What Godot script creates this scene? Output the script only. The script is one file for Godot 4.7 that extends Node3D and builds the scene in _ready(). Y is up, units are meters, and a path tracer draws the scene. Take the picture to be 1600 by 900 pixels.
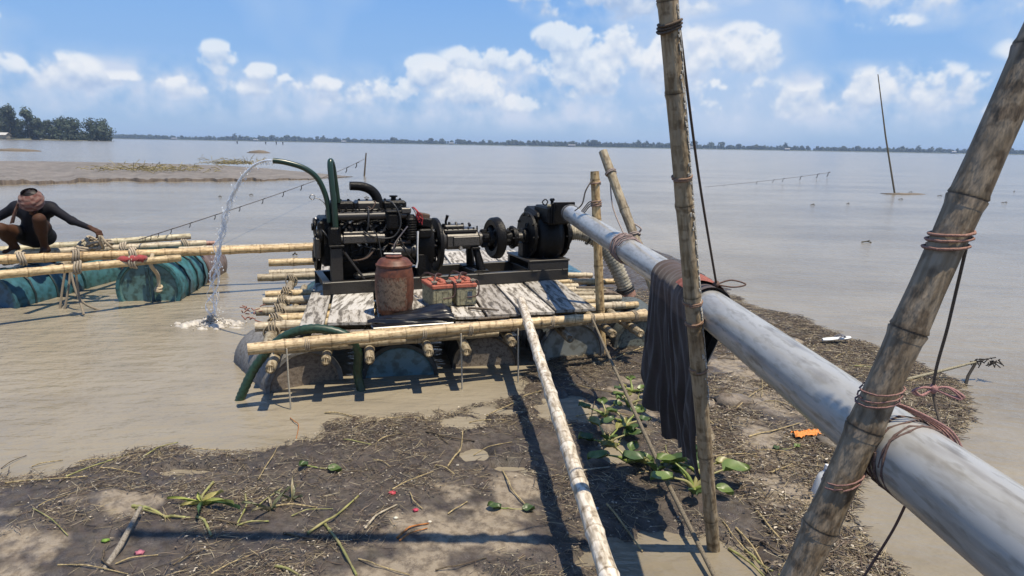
extends Node3D

# ---------------------------------------------------------------- geometry kit
class Geo:
	var v := PackedVector3Array()
	var n := PackedVector3Array()
	var c := PackedColorArray()
	var t := PackedVector2Array()
	var i := PackedInt32Array()
	var col := Color.WHITE
	func vert(p: Vector3, nn: Vector3, uv := Vector2.ZERO) -> int:
		v.append(p); n.append(nn); c.append(col); t.append(uv)
		return v.size() - 1
	func tri(a: int, b: int, d: int) -> void:      # front faces run clockwise
		if (v[b] - v[a]).cross(v[d] - v[a]).dot(n[a] + n[b] + n[d]) > 0.0:
			i.append(a); i.append(d); i.append(b)
		else:
			i.append(a); i.append(b); i.append(d)
	func face(pts: Array, out: Vector3) -> void:
		var nn: Vector3 = (pts[1] - pts[0]).cross(pts[2] - pts[0]).normalized()
		if nn.dot(out) < 0.0: nn = -nn
		var k := []
		for p in pts: k.append(vert(p, nn, Vector2(p.x + p.y, p.z + p.y)))
		for j in range(1, pts.size() - 1): tri(k[0], k[j], k[j + 1])
	func box(ctr: Vector3, size: Vector3, b := Basis(), bev := 0.004) -> void:
		var h := size * 0.5
		bev = minf(bev, minf(h.x, minf(h.y, h.z)) * 0.6)
		var q := h - Vector3.ONE * bev
		var P := func(x, y, z, ax):
			var p := Vector3(x * q.x, y * q.y, z * q.z)
			p[ax] = [x, y, z][ax] * h[ax]
			return ctr + b * p
		for ax in 3:
			for s in [-1, 1]:
				var k := []
				for m in [[-1, -1], [1, -1], [1, 1], [-1, 1]]:
					var e := [0, 0, 0]
					e[ax] = s; e[(ax + 1) % 3] = m[0]; e[(ax + 2) % 3] = m[1]
					k.append(P.call(e[0], e[1], e[2], ax))
				var o := Vector3.ZERO
				o[ax] = s
				face(k, b * o)
		for ax in 3:                                    # edges that run along ax
			var a1 := (ax + 1) % 3
			var a2 := (ax + 2) % 3
			for m in [[-1, -1], [1, -1], [1, 1], [-1, 1]]:
				var k := []
				for w in [[-1, a1], [1, a1], [1, a2], [-1, a2]]:
					var e := [0, 0, 0]
					e[ax] = w[0]; e[a1] = m[0]; e[a2] = m[1]
					k.append(P.call(e[0], e[1], e[2], w[1]))
				var o := Vector3.ZERO
				o[a1] = m[0]; o[a2] = m[1]
				face(k, b * o)
		for x in [-1, 1]:
			for y in [-1, 1]:
				for z in [-1, 1]:
					face([P.call(x, y, z, 0), P.call(x, y, z, 1), P.call(x, y, z, 2)], b * Vector3(x, y, z))
	func ringframe(d: Vector3, prev: Vector3) -> Vector3:
		var s := prev - d * prev.dot(d)
		if s.length() < 0.001:
			s = Vector3.UP.cross(d) if absf(d.y) < 0.9 else Vector3.RIGHT.cross(d)
		return s.normalized()
	func tube(pts: Array, rad, seg := 10, cap := true, cols = null) -> void:
		var side := Vector3.ZERO
		var rows := []
		var along := 0.0
		for k in pts.size():
			var p: Vector3 = pts[k]
			var d: Vector3 = (pts[mini(k + 1, pts.size() - 1)] - pts[maxi(k - 1, 0)]).normalized()
			side = ringframe(d, side if k > 0 else (Vector3.UP.cross(d) if absf(d.y) < 0.9 else Vector3.RIGHT))
			var up := d.cross(side)
			var r: float = rad[k] if rad is Array else rad
			if cols: col = cols[k]
			if k > 0: along += p.distance_to(pts[k - 1])
			var row := []
			for s in seg + 1:
				var a := TAU * s / seg
				var o := side * cos(a) + up * sin(a)
				row.append(vert(p + o * r, o, Vector2(float(s) / seg, along)))
			rows.append(row)
		for k in rows.size() - 1:
			for s in seg:
				tri(rows[k][s], rows[k + 1][s], rows[k + 1][s + 1])
				tri(rows[k][s], rows[k + 1][s + 1], rows[k][s + 1])
		if cap:
			for e in [0, rows.size() - 1]:
				var q: int = 1 if e == 0 else rows.size() - 2
				var out: Vector3 = (pts[e] - pts[q]).normalized()
				if cols: col = cols[e]
				var k := []
				for s in seg: k.append(v[rows[e][s]])
				var ctr := vert(pts[e], out)
				var ids := []
				for p in k: ids.append(vert(p, out))
				for s in seg: tri(ctr, ids[s], ids[(s + 1) % seg])
	func rod(a: Vector3, b: Vector3, r: float, r2 := -1.0, seg := 12, bev := 0.0) -> void:
		if r2 < 0.0: r2 = r
		if bev > 0.0:
			var d := (b - a).normalized() * bev
			tube([a, a + d, b - d, b], [r - bev, r, r2, r2 - bev], seg)
		else:
			tube([a, b], [r, r2], seg)
	func lathe(prof: Array, xf: Transform3D, seg := 24) -> void:   # (radius, height along y) pairs
		var nr := []
		for k in prof.size() - 1:
			var d: Vector2 = (prof[k + 1] - prof[k]).normalized()
			nr.append(Vector2(d.y, -d.x))
		for k in prof.size() - 1:
			var n0: Vector2 = nr[k]
			var n1: Vector2 = nr[k]
			if k > 0 and nr[k - 1].dot(nr[k]) > 0.75: n0 = (nr[k - 1] + nr[k]).normalized()
			if k < prof.size() - 2 and nr[k + 1].dot(nr[k]) > 0.75: n1 = (nr[k + 1] + nr[k]).normalized()
			var ra := []
			var rb := []
			for s in seg + 1:
				var a := TAU * s / seg
				var e := Vector3(cos(a), 0, sin(a))
				ra.append(vert(xf * (e * prof[k].x + Vector3(0, prof[k].y, 0)), xf.basis * (e * n0.x + Vector3(0, n0.y, 0)), Vector2(float(s) / seg, prof[k].y)))
				rb.append(vert(xf * (e * prof[k + 1].x + Vector3(0, prof[k + 1].y, 0)), xf.basis * (e * n1.x + Vector3(0, n1.y, 0)), Vector2(float(s) / seg, prof[k + 1].y)))
			for s in seg:
				if prof[k].x > 0.0005: tri(ra[s], rb[s], ra[s + 1])
				if prof[k + 1].x > 0.0005: tri(rb[s], rb[s + 1], ra[s + 1])
	func blob(ctr: Vector3, r: Vector3, rng: RandomNumberGenerator, rough := 0.2, rings := 5, seg := 8) -> void:
		var rows := []
		for k in rings + 1:
			var row := []
			for s in seg + 1:
				if s == seg:
					row.append(row[0]); continue
				var th := PI * k / rings
				var ph := TAU * s / seg
				var d := Vector3(sin(th) * cos(ph), cos(th), sin(th) * sin(ph))
				row.append(vert(ctr + d * r * (1.0 + rng.randf_range(-rough, rough)), d))
			rows.append(row)
		for k in rings:
			for s in seg:
				tri(rows[k][s], rows[k + 1][s], rows[k + 1][s + 1])
				tri(rows[k][s], rows[k + 1][s + 1], rows[k][s + 1])
	func grid(rows: Array, closed := false, cols = null) -> void:   # rows of points, smooth normals
		var base := v.size()
		var nc: int = rows[0].size()
		for r in rows.size():
			for k in nc:
				var a: Vector3 = rows[mini(r + 1, rows.size() - 1)][k] - rows[maxi(r - 1, 0)][k]
				var k1 := (k + 1) % nc if closed else mini(k + 1, nc - 1)
				var k0 := (k - 1 + nc) % nc if closed else maxi(k - 1, 0)
				var b: Vector3 = rows[r][k1] - rows[r][k0]
				if cols: col = cols[r][k]
				vert(rows[r][k], a.cross(b).normalized(), Vector2(float(k) / nc, float(r) / rows.size()))
		for r in rows.size() - 1:
			for k in (nc if closed else nc - 1):
				var k1 := (k + 1) % nc
				var a := base + r * nc + k
				var b := base + r * nc + k1
				tri(a, a + nc, b + nc); tri(a, b + nc, b)
	func mesh(off := Vector3.ZERO) -> ArrayMesh:
		if off != Vector3.ZERO:
			for k in v.size(): v[k] -= off
		var a := []
		a.resize(Mesh.ARRAY_MAX)
		a[Mesh.ARRAY_VERTEX] = v; a[Mesh.ARRAY_NORMAL] = n; a[Mesh.ARRAY_COLOR] = c; a[Mesh.ARRAY_TEX_UV] = t; a[Mesh.ARRAY_INDEX] = i
		var m := ArrayMesh.new()
		m.add_surface_from_arrays(Mesh.PRIMITIVE_TRIANGLES, a)
		return m

var M := {}
var off := Vector3.ZERO          # what the vertices of the thing in work are measured from
var rng := RandomNumberGenerator.new()
var taken := {}

func numbered(s: String) -> String:
	taken[s] = taken.get(s, -1) + 1
	return s if taken[s] == 0 else "%s_%03d" % [s, taken[s]]
func tag(o: Node, label: String, category: String, group := "") -> void:
	o.set_meta("label", label); o.set_meta("category", category)
	if group: o.set_meta("group", group)
func thing(called: String, label: String, category: String, at: Vector3, group := "") -> Node3D:
	var o := Node3D.new()
	o.name = numbered(called)
	o.position = at
	add_child(o)
	tag(o, label, category, group)
	off = at
	return o
func part(called: String, g: Geo, m: Material, parent: Node) -> MeshInstance3D:
	var o := MeshInstance3D.new()
	o.name = called
	o.mesh = g.mesh(off)
	o.mesh.surface_set_material(0, m)
	parent.add_child(o, true)
	return o
func solo(called: String, g: Geo, m: Material, label: String, category: String, at: Vector3, group := "") -> MeshInstance3D:
	var o := MeshInstance3D.new()
	o.name = numbered(called)
	o.mesh = g.mesh(at)
	o.mesh.surface_set_material(0, m)
	o.position = at
	add_child(o)
	tag(o, label, category, group)
	return o
func setting(called: String, mesh: Mesh, m: Material) -> MeshInstance3D:
	var o := MeshInstance3D.new()
	o.name = called
	o.mesh = mesh
	o.material_override = m
	o.set_meta("kind", "structure")
	add_child(o)
	return o
func L(r: float, g: float, b: float) -> Color:          # real-world base colour -> sRGB
	return Color(r, g, b).linear_to_srgb()
func ramp(stops: Array) -> Gradient:
	var g := Gradient.new()
	var o := PackedFloat32Array()
	var c := PackedColorArray()
	for s in stops:
		o.append(s[0]); c.append(s[1])
	g.offsets = o; g.colors = c
	return g
func noise(seed_: int, freq: float, oct := 5, kind := FastNoiseLite.TYPE_SIMPLEX_SMOOTH) -> FastNoiseLite:
	var f := FastNoiseLite.new()
	f.seed = seed_; f.frequency = freq; f.fractal_octaves = oct; f.noise_type = kind
	return f
func ntex(f: FastNoiseLite, size: int, stops = null, normal := 0.0) -> NoiseTexture2D:
	var t := NoiseTexture2D.new()
	t.width = size; t.height = size; t.seamless = true; t.noise = f
	if stops: t.color_ramp = ramp(stops)
	if normal > 0.0:
		t.as_normal_map = true; t.bump_strength = normal
	return t
func mat(col: Color, rough := 0.7, tex: Texture2D = null, scale := 1.0, metal := 0.0) -> StandardMaterial3D:
	var m := StandardMaterial3D.new()
	m.albedo_color = col
	m.roughness = rough
	m.metallic = metal
	m.vertex_color_use_as_albedo = true
	if tex:
		m.albedo_texture = tex
		m.uv1_triplanar = true
		m.uv1_scale = Vector3.ONE * scale
	return m

# ---------------------------------------------------------------- makers
const FRESH := Color(0.60, 0.465, 0.265)
const PALE := Color(0.53, 0.46, 0.335)
const OLD := Color(0.34, 0.29, 0.20)
const GREY := Color(0.25, 0.225, 0.17)
const WHITE := Color(0.70, 0.64, 0.54)

func bamboo_geo(a: Vector3, b: Vector3, r0: float, r1: float, tone: Color, bend := Vector3.ZERO, gap := 0.3, seg := 14) -> Geo:
	var g := Geo.new()
	var len_ := a.distance_to(b)
	var dir := (b - a).normalized()
	var at := func(s: float) -> Vector3:
		var f := s / len_
		return a.lerp(b, f) + bend * (4.0 * f * (1.0 - f))
	var pts := []
	var rad := []
	var cols := []
	var next := rng.randf_range(0.08, gap)
	var s := 0.0
	var push := func(q: float, k: float, c: Color):
		pts.append(at.call(q)); rad.append(lerpf(r0, r1, q / len_) * k); cols.append(c)
	var tn := tone * rng.randf_range(0.9, 1.08)
	push.call(0.0, 0.97, tn)
	while next < len_ - 0.03:
		var r := lerpf(r0, r1, next / len_)
		var h := r * 0.16
		var mid := (s + next) * 0.5
		tn = tone * rng.randf_range(0.86, 1.12)
		if next - s > 0.1:
			push.call(mid - (next - s) * 0.2, 0.985, tn)
			push.call(mid + (next - s) * 0.2, 0.985, tn)
		push.call(next - h * 4.0, 1.02, tn)
		push.call(next - h * 1.6, 1.10, tn * Color(1.08, 1.08, 1.1))
		push.call(next - h * 0.5, 1.13, tn * 0.9)
		push.call(next, 1.03, tn * Color(0.34, 0.30, 0.28))
		push.call(next + h * 0.6, 1.12, tn * Color(0.72, 0.7, 0.66))
		push.call(next + h * 2.2, 1.04, tn)
		s = next
		next += gap * rng.randf_range(0.8, 1.2)
	push.call(len_, 0.97, tn)
	for k in cols.size(): cols[k].a = 1.0
	g.tube(pts, rad, seg, false, cols)
	for e in [0, 1]:                                    # sawn, hollow ends
		var p: Vector3 = pts[0] if e == 0 else pts[-1]
		var r: float = rad[0] if e == 0 else rad[-1]
		var o := -dir if e == 0 else dir
		g.tube([p, p + o * 0.0005, p - o * 0.06], [r, r * 0.72, r * 0.7], seg, true, [tone * 1.1, tone, tone])
	return g
func coil(g: Geo, ctr: Vector3, axis: Vector3, r: float, turns: float, wide: float, thick := 0.006, jitter := 0.12) -> void:
	var ax := axis.normalized()
	var s := g.ringframe(ax, Vector3(0.3, 0.8, 0.5))
	var u := ax.cross(s)
	var pts := []
	var steps := int(turns * 14)
	var ph := rng.randf() * TAU
	for k in steps + 1:
		var f := float(k) / steps
		var a := f * turns * TAU + ph
		pts.append(ctr + ax * ((f - 0.5) * wide + sin(f * 37.0) * wide * jitter) + (s * cos(a) + u * sin(a)) * (r + thick * (0.7 + 0.5 * sin(f * 23.0))))
	g.tube(pts, thick, 6)
func wire(g: Geo, ctl: Array, r: float, seg := 6, sub := 8) -> void:
	g.tube(smooth(ctl, sub), r, seg)
func smooth(ctl: Array, sub := 8) -> Array:
	var out := []
	for k in ctl.size() - 1:
		var p0: Vector3 = ctl[maxi(k - 1, 0)]
		var p3: Vector3 = ctl[mini(k + 2, ctl.size() - 1)]
		for s in sub:
			out.append((ctl[k] as Vector3).cubic_interpolate(ctl[k + 1], p0, p3, float(s) / sub))
	out.append(ctl[-1])
	return out
func drum_part(parent: Node, front: Vector3, back_dir: Vector3, r: float, length: float, tone: Color, face: Color, m: Material, capped := true) -> void:
	# lies on its side: its end faces -back_dir
	var d := back_dir.normalized()
	var side := Vector3.UP.cross(d).normalized()
	var xf := Transform3D(Basis(side, d, side.cross(d)), front)
	var g := Geo.new()
	g.col = tone
	var prof := [Vector2(r * 0.93, 0.0), Vector2(r * 0.985, 0.012), Vector2(r, 0.03)]
	for q in [0.13, 0.33, 0.5, 0.67, 0.87]:
		var y: float = length * q
		prof.append_array([Vector2(r, y - 0.03), Vector2(r * 1.012, y - 0.012), Vector2(r * 1.012, y + 0.012), Vector2(r, y + 0.03)])
	prof.append_array([Vector2(r, length - 0.03), Vector2(r * 0.985, length - 0.012), Vector2(r * 0.93, length), Vector2(0, length - 0.01)])
	g.lathe(prof, xf, 36)
	var body := part("drum", g, m, parent)
	g = Geo.new()
	g.col = face
	g.lathe([Vector2(0, 0.02), Vector2(r * 0.55, 0.022), Vector2(r * 0.8, 0.012), Vector2(r * 0.86, 0.018), Vector2(r * 0.93, 0.001)], xf, 36)
	part("drum_head", g, m, body)
	g = Geo.new()
	g.col = tone * 0.75
	g.col.a = 1.0
	g.lathe([Vector2(r * 0.9, -0.003), Vector2(r * 0.92, -0.012), Vector2(r * 1.015, -0.012), Vector2(r * 1.03, 0.0), Vector2(r * 1.03, 0.03), Vector2(r, 0.036)], xf, 36)
	part("rim", g, M.rubber, body)
	if capped:
		g = Geo.new()
		g.col = face * 1.3
		g.col.a = 1.0
		var cxf := xf.translated_local(Vector3(r * 0.25, -0.004, r * 0.55))
		g.lathe([Vector2(0.0, -0.012), Vector2(0.026, -0.012), Vector2(0.03, -0.002), Vector2(0.034, -0.014), Vector2(0.04, -0.014), Vector2(0.042, 0.014)], cxf, 16)
		part("bung", g, m, body)

# a continuous figure from bones: surface nets round a smooth union of tapered capsules
func figure(bones: Array, cell: float, k: float, g: Geo) -> void:
	var field := {}
	var owner := {}
	var lo := Vector3.INF
	var hi := -Vector3.INF
	for b in bones:
		var rr: float = maxf(b[2], b[3]) + k + cell * 3.0
		for p in [b[0], b[1]]:
			lo = lo.min(p - Vector3.ONE * rr); hi = hi.max(p + Vector3.ONE * rr)
	var dim := Vector3i(((hi - lo) / cell).ceil()) + Vector3i.ONE
	var val := PackedFloat32Array()
	val.resize(dim.x * dim.y * dim.z)
	val.fill(1.0)
	var who := PackedInt32Array()
	who.resize(val.size())
	var best := PackedFloat32Array()
	best.resize(val.size())
	best.fill(9.0)
	for bi in bones.size():
		var b = bones[bi]
		var A: Vector3 = b[0]
		var B: Vector3 = b[1]
		var r0: float = b[2]
		var r1: float = b[3]
		var rr := maxf(r0, r1) + k + cell * 3.0
		var l := Vector3i(((A.min(B) - Vector3.ONE * rr - lo) / cell).floor()).clamp(Vector3i.ZERO, dim - Vector3i.ONE)
		var h := Vector3i(((A.max(B) + Vector3.ONE * rr - lo) / cell).ceil()).clamp(Vector3i.ZERO, dim - Vector3i.ONE)
		var ab := B - A
		var q := maxf(ab.length_squared(), 1e-8)
		for z in range(l.z, h.z + 1):
			for y in range(l.y, h.y + 1):
				var row := (z * dim.y + y) * dim.x
				for x in range(l.x, h.x + 1):
					var p := lo + Vector3(x, y, z) * cell
					var f := clampf((p - A).dot(ab) / q, 0.0, 1.0)
					var d := (p - A - ab * f).length() - lerpf(r0, r1, f)
					var o := val[row + x]
					if d < best[row + x]:
						best[row + x] = d; who[row + x] = bi
					var hh := clampf(0.5 + 0.5 * (o - d) / k, 0.0, 1.0)
					val[row + x] = lerpf(o, d, hh) - k * hh * (1.0 - hh)
	var id := {}
	var step := [1, dim.x, dim.x * dim.y]
	for z in dim.z - 1:
		for y in dim.y - 1:
			for x in dim.x - 1:
				var o := (z * dim.y + y) * dim.x + x
				var neg := 0
				for e in 8:
					if val[o + (e & 1) + ((e >> 1) & 1) * step[1] + (e >> 2) * step[2]] < 0.0: neg += 1
				if neg == 0 or neg == 8: continue
				var sum := Vector3.ZERO
				var cnt := 0
				for ax in 3:
					for e in 4:
						var ofs := Vector3i.ZERO
						ofs[(ax + 1) % 3] = e & 1
						ofs[(ax + 2) % 3] = e >> 1
						var j: int = o + ofs.x + ofs.y * step[1] + ofs.z * step[2]
						var va := val[j]
						var vb := val[j + step[ax]]
						if (va < 0.0) != (vb < 0.0):
							var pp := Vector3(ofs)
							pp[ax] += va / (va - vb)
							sum += pp; cnt += 1
				var p := lo + (Vector3(x, y, z) + sum / cnt) * cell
				var nn := Vector3(val[o + 1] - val[o], val[o + step[1]] - val[o], val[o + step[2]] - val[o])
				var far: int = o + 1 + step[1] + step[2]
				nn += Vector3(val[far] - val[far - 1], val[far] - val[far - step[1]], val[far] - val[far - step[2]])
				g.col = bones[who[o]][4]
				id[o] = g.vert(p, nn.normalized())
	for o in id:
		for ax in 3:
			var a: int = step[(ax + 1) % 3]
			var b: int = step[(ax + 2) % 3]
			if (val[o] < 0.0) != (val[o + step[ax]] < 0.0) and id.has(o - a) and id.has(o - b) and id.has(o - a - b):
				g.tri(id[o], id[o - a], id[o - a - b]); g.tri(id[o], id[o - a - b], id[o - b])

# ---------------------------------------------------------------- sky
func make_sky() -> ImageTexture:
	var W := 4096
	var Hh := 2048
	var horizon := Hh / 2
	var rows := 640                                     # up to 56 degrees
	var env := PackedFloat32Array()
	env.resize(W * rows)
	env.fill(-1.0)
	var lum := PackedFloat32Array()
	lum.resize(W * rows)
	lum.fill(0.5)
	var deg := W / 360.0
	# cloud masses: azimuth, elevation, half width, half height (degrees), strength, whiteness
	var masses := [[-22.8, 5.7, 1.5, 1.4, 1.1, 1.0], [-19.8, 5.0, 1.7, 0.7, 0.95, 1.0], [-17.9, 4.7, 1.0, 0.4, 0.9, 1.0], [-21.0, 3.9, 3.6, 0.8, 0.6, 0.7],
		[-35.8, 4.4, 3.4, 0.9, 0.8, 0.85], [-32.0, 4.6, 1.8, 1.1, 0.65, 0.8], [-27.0, 4.1, 5.0, 0.6, 0.5, 0.72], [-30.0, 3.6, 9.0, 0.8, 0.5, 0.55], [-15.0, 4.3, 5.0, 0.8, 0.6, 0.7], [-12.5, 3.2, 6.0, 0.7, 0.5, 0.6],
		[-9.6, 4.2, 1.8, 1.6, 1.25, 1.0], [-7.2, 5.4, 2.4, 1.4, 1.2, 1.0], [-4.0, 4.2, 3.4, 1.7, 1.2, 1.0], [0.4, 3.2, 2.6, 0.8, 1.0, 0.95], [-2.4, 6.6, 3.6, 1.2, 0.85, 0.85], [3.8, 8.2, 2.5, 1.3, 1.2, 1.0], [5.2, 5.6, 4.2, 2.2, 0.95, 0.9],
		[10.5, 6.8, 6.0, 2.6, 0.95, 0.9], [17.5, 7.0, 2.6, 2.2, 1.1, 1.0], [15.5, 4.0, 5.5, 1.8, 0.75, 0.8], [22.0, 3.4, 5.0, 1.4, 0.6, 0.75],
		[29.0, 5.0, 3.8, 1.2, 0.72, 0.95], [27.0, 8.8, 2.4, 0.6, 0.6, 0.95], [33.0, 3.8, 5.2, 1.5, 0.7, 0.8], [26.0, 4.0, 4.0, 1.4, 0.65, 0.8], [36.0, 6.6, 2.4, 1.0, 0.6, 0.9],
		[8.0, 10.8, 7.5, 1.5, 0.8, 0.35], [3.0, 11.4, 5.0, 1.0, 0.7, 0.5], [14.0, 12.2, 6.0, 1.4, 0.8, 0.5], [31.0, 10.6, 8.0, 1.3, 0.55, 0.85], [38.0, 9.0, 4.0, 1.0, 0.5, 0.85], [-36.8, 7.6, 1.1, 0.5, 1.0, 1.0], [-22.4, 11.3, 2.0, 0.4, 0.8, 0.95], [22.0, 11.6, 5.0, 0.8, 0.6, 0.8], [-6.0, 11.6, 3.0, 0.4, 0.5, 0.9]]
	var r := RandomNumberGenerator.new()
	r.seed = 11
	for k in 130:                                       # the same kind of sky all round
		var az := r.randf_range(41.0, 319.0)
		var big := r.randf_range(1.5, 6.5)
		masses.append([az if az < 180.0 else az - 360.0, r.randf_range(2.5, 9.0), big, big * r.randf_range(0.25, 0.5), r.randf_range(0.6, 1.2), r.randf_range(0.6, 1.0)])
	for k in 70:
		var az := r.randf_range(-180.0, 180.0)
		var el := r.randf_range(15.0, 50.0)
		var big := r.randf_range(2.0, 9.0)
		masses.append([az, el, big / cos(deg_to_rad(el)), big * r.randf_range(0.3, 0.6), r.randf_range(0.5, 1.0), r.randf_range(0.6, 1.0)])
	for m in masses:
		var cx: float = m[0] * deg                         # column 0 looks along -z
		var cy: float = m[1] * deg
		var rx: float = m[2] * deg * 1.25
		var ry: float = m[3] * deg * 1.2
		for y in range(maxi(0, int(cy - ry)), mini(rows, int(cy + ry) + 1)):
			var dy := (y - cy) / ry
			if dy < 0.0: dy *= 1.25
			for x in range(int(cx - rx), int(cx + rx) + 1):
				var dx := (x - cx) / rx
				var q := dx * dx + dy * dy
				if q >= 1.0: continue
				var e: float = (1.0 - q) * m[4]
				var o := y * W + ((x + W * 2) % W)
				if e > env[o]:
					env[o] = e
					lum[o] = m[5] + dy * 0.22
	# thin veils and grey bases: azimuth, elevation, half width, half height, strength
	var soft := [[8.0, 10.6, 9.0, 1.9, 0.62], [15.0, 12.0, 8.0, 1.8, 0.6], [30.0, 10.2, 11.0, 2.4, 0.62], [39.0, 8.0, 8.0, 2.6, 0.5], [12.0, 6.6, 10.0, 3.4, 0.5], [-30.0, 4.0, 13.0, 1.7, 0.5], [-14.0, 3.6, 10.0, 1.3, 0.5], [24.0, 4.0, 11.0, 2.6, 0.5], [-3.0, 5.0, 9.0, 2.8, 0.45], [2.0, 2.2, 40.0, 1.6, 0.3]]
	for k in 40:
		soft.append([r.randf_range(45.0, 315.0), r.randf_range(3.0, 22.0), r.randf_range(5.0, 13.0), r.randf_range(1.2, 3.0), r.randf_range(0.35, 0.6)])
	var thin := PackedFloat32Array()
	thin.resize(W * rows)
	for m in soft:
		var cx: float = m[0] * deg
		var cy: float = m[1] * deg
		var rx: float = m[2] * deg
		var ry: float = m[3] * deg
		for y in range(maxi(0, int(cy - ry)), mini(rows, int(cy + ry) + 1)):
			var dy := (y - cy) / ry
			for x in range(int(cx - rx), int(cx + rx) + 1):
				var dx := (x - cx) / rx
				var q := dx * dx + dy * dy
				if q < 1.0:
					var o := y * W + ((x + W * 2) % W)
					thin[o] = maxf(thin[o], (1.0 - q) * m[4])
	var big := noise(5, 0.017, 6)
	big.fractal_gain = 0.6
	var puff := noise(9, 0.038, 4, FastNoiseLite.TYPE_CELLULAR)
	puff.cellular_return_type = FastNoiseLite.RETURN_DISTANCE
	puff.fractal_gain = 0.5
	var veil := noise(21, 0.0021, 5)
	var ib := big.get_seamless_image(W, rows).get_data()
	var ip := puff.get_seamless_image(W, rows).get_data()
	var iv := veil.get_seamless_image(W, rows).get_data()
	var data := PackedByteArray()
	data.resize(W * Hh * 3)
	var low := Color(0.66, 0.765, 0.885)
	var mid := Color(0.575, 0.735, 0.925)
	var top := Color(0.47, 0.67, 0.925)
	var zen := Color(0.22, 0.44, 0.78)
	for y in horizon:
		var el := (y + 0.5) / deg
		var base := low.lerp(mid, smoothstep(0.0, 6.5, el))
		base = base.lerp(top, smoothstep(5.0, 16.0, el)).lerp(zen, smoothstep(14.0, 75.0, el))
		var o := ((horizon - 1 - y) * W) * 3
		if y >= rows:
			for x in W:
				data[o] = int(base.r * 255.0); data[o + 1] = int(base.g * 255.0); data[o + 2] = int(base.b * 255.0)
				o += 3
			continue
		var row := y * W
		var up := mini(y + 9, rows - 1) * W
		var belt := smoothstep(0.6, 2.6, el) * smoothstep(7.0, 4.2, el)
		var hazy := 1.0 - smoothstep(0.0, 5.0, el) * 0.7
		var edge := smoothstep(56.0, 48.0, el)
		for x in W:
			var nb := ib[row + x] / 255.0 - 0.5
			var np := 0.5 - ip[row + x] / 255.0
			var d := env[row + x] + nb * 1.9 + np * 1.15 - 0.28
			var v := clampf((iv[row + x] / 255.0 - 0.52) * 2.0, 0.0, 0.45) * edge
			v = clampf(maxf(v, belt * clampf(0.36 + nb * 1.2, 0.0, 0.6)) + thin[row + x] * clampf(0.75 + nb * 2.2, 0.0, 1.5), 0.0, 0.9)
			var cr := base.r + (0.83 - base.r) * v
			var cg := base.g + (0.87 - base.g) * v
			var cb := base.b + (0.945 - base.b) * v
			if d > 0.0 and env[row + x] > -0.05:
				var a := smoothstep(0.0, 0.42, d) * smoothstep(0.0, 0.4, env[row + x]) * (0.88 - 0.36 * hazy)
				var du := env[up + x] + (ib[up + x] / 255.0 - 0.5) * 1.9 + (0.5 - ip[up + x] / 255.0) * 1.15 - 0.28
				var lit := clampf(lum[row + x] * 0.72 + (d - du) * 0.6 + np * 0.2, 0.0, 1.0)
				cr += (lerpf(0.66, 0.97, lit) - cr) * a
				cg += (lerpf(0.75, 0.975, lit) - cg) * a
				cb += (lerpf(0.885, 0.985, lit) - cb) * a
			data[o] = int(clampf(cr, 0, 1) * 255.0); data[o + 1] = int(clampf(cg, 0, 1) * 255.0); data[o + 2] = int(clampf(cb, 0, 1) * 255.0)
			o += 3
	for k in range(horizon * W * 3, W * Hh * 3, 3):
		data[k] = 140; data[k + 1] = 138; data[k + 2] = 130
	return ImageTexture.create_from_image(Image.create_from_data(W, Hh, false, Image.FORMAT_RGB8, data))

# ---------------------------------------------------------------- mud bank
const SHORE := [Vector2(-9, -1.4), Vector2(-5, -2.5), Vector2(-2.91, -3.26), Vector2(-2.66, -3.32), Vector2(-2.34, -3.36), Vector2(-2.29, -3.50), Vector2(-2.09, -3.64), Vector2(-1.84, -3.64), Vector2(-1.43, -3.68), Vector2(-1.19, -3.84), Vector2(-1.10, -4.10), Vector2(-0.71, -4.22), Vector2(-0.26, -4.36), Vector2(0.02, -4.56), Vector2(0.16, -5.2), Vector2(0.3, -6.3), Vector2(0.85, -6.9), Vector2(1.0, -8.6), Vector2(1.7, -12.2), Vector2(2.22, -12.82), Vector2(2.67, -10.87), Vector2(2.74, -7.48), Vector2(3.10, -7.13), Vector2(3.23, -6.27), Vector2(3.39, -5.77), Vector2(3.48, -5.04), Vector2(3.15, -4.38), Vector2(2.71, -3.95), Vector2(1.89, -3.44), Vector2(1.66, -3.08), Vector2(1.62, -2.81), Vector2(1.66, -2.5), Vector2(1.75, -1.9), Vector2(2.6, -0.4), Vector2(4.5, 0.6), Vector2(4.5, 5), Vector2(-9, 5)]
const SILT := [[-0.2, -2.8, 0.3, 0.36], [-0.4, -2.4, 0.4, 0.25], [0.02, -3.15, 0.13, 0.3], [-2.25, -2.5, 0.34, 0.34], [-2.6, -2.2, 0.6, 0.3], [1.5, -3.75, 0.16, 0.5], [1.75, -4.6, 0.3, 0.5], [1.45, -3.3, 0.18, 0.3], [1.95, -5.3, 0.5, 0.5], [2.3, -6.6, 0.35, 0.7], [-1.9, -3.0, 0.22, 0.1], [0.75, -4.3, 0.18, 0.3], [1.05, -4.7, 0.3, 0.3]]
const POOL := [[0.72, -2.6, 0.36, 0.25], [0.40, -4.35, 0.2, 0.25], [-0.3, -4.1, 0.14, 0.1], [-0.12, -4.28, 0.16, 0.08], [0.02, -3.45, 0.1, 0.06], [-0.2, -3.62, 0.07, 0.1], [-1.72, -3.35, 0.12, 0.05], [0.62, -3.75, 0.1, 0.2]]
var n_lump := noise(31, 0.9, 4)
var n_fine := noise(32, 7.0, 3)
var n_patch := noise(33, 1.6, 5)
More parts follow.
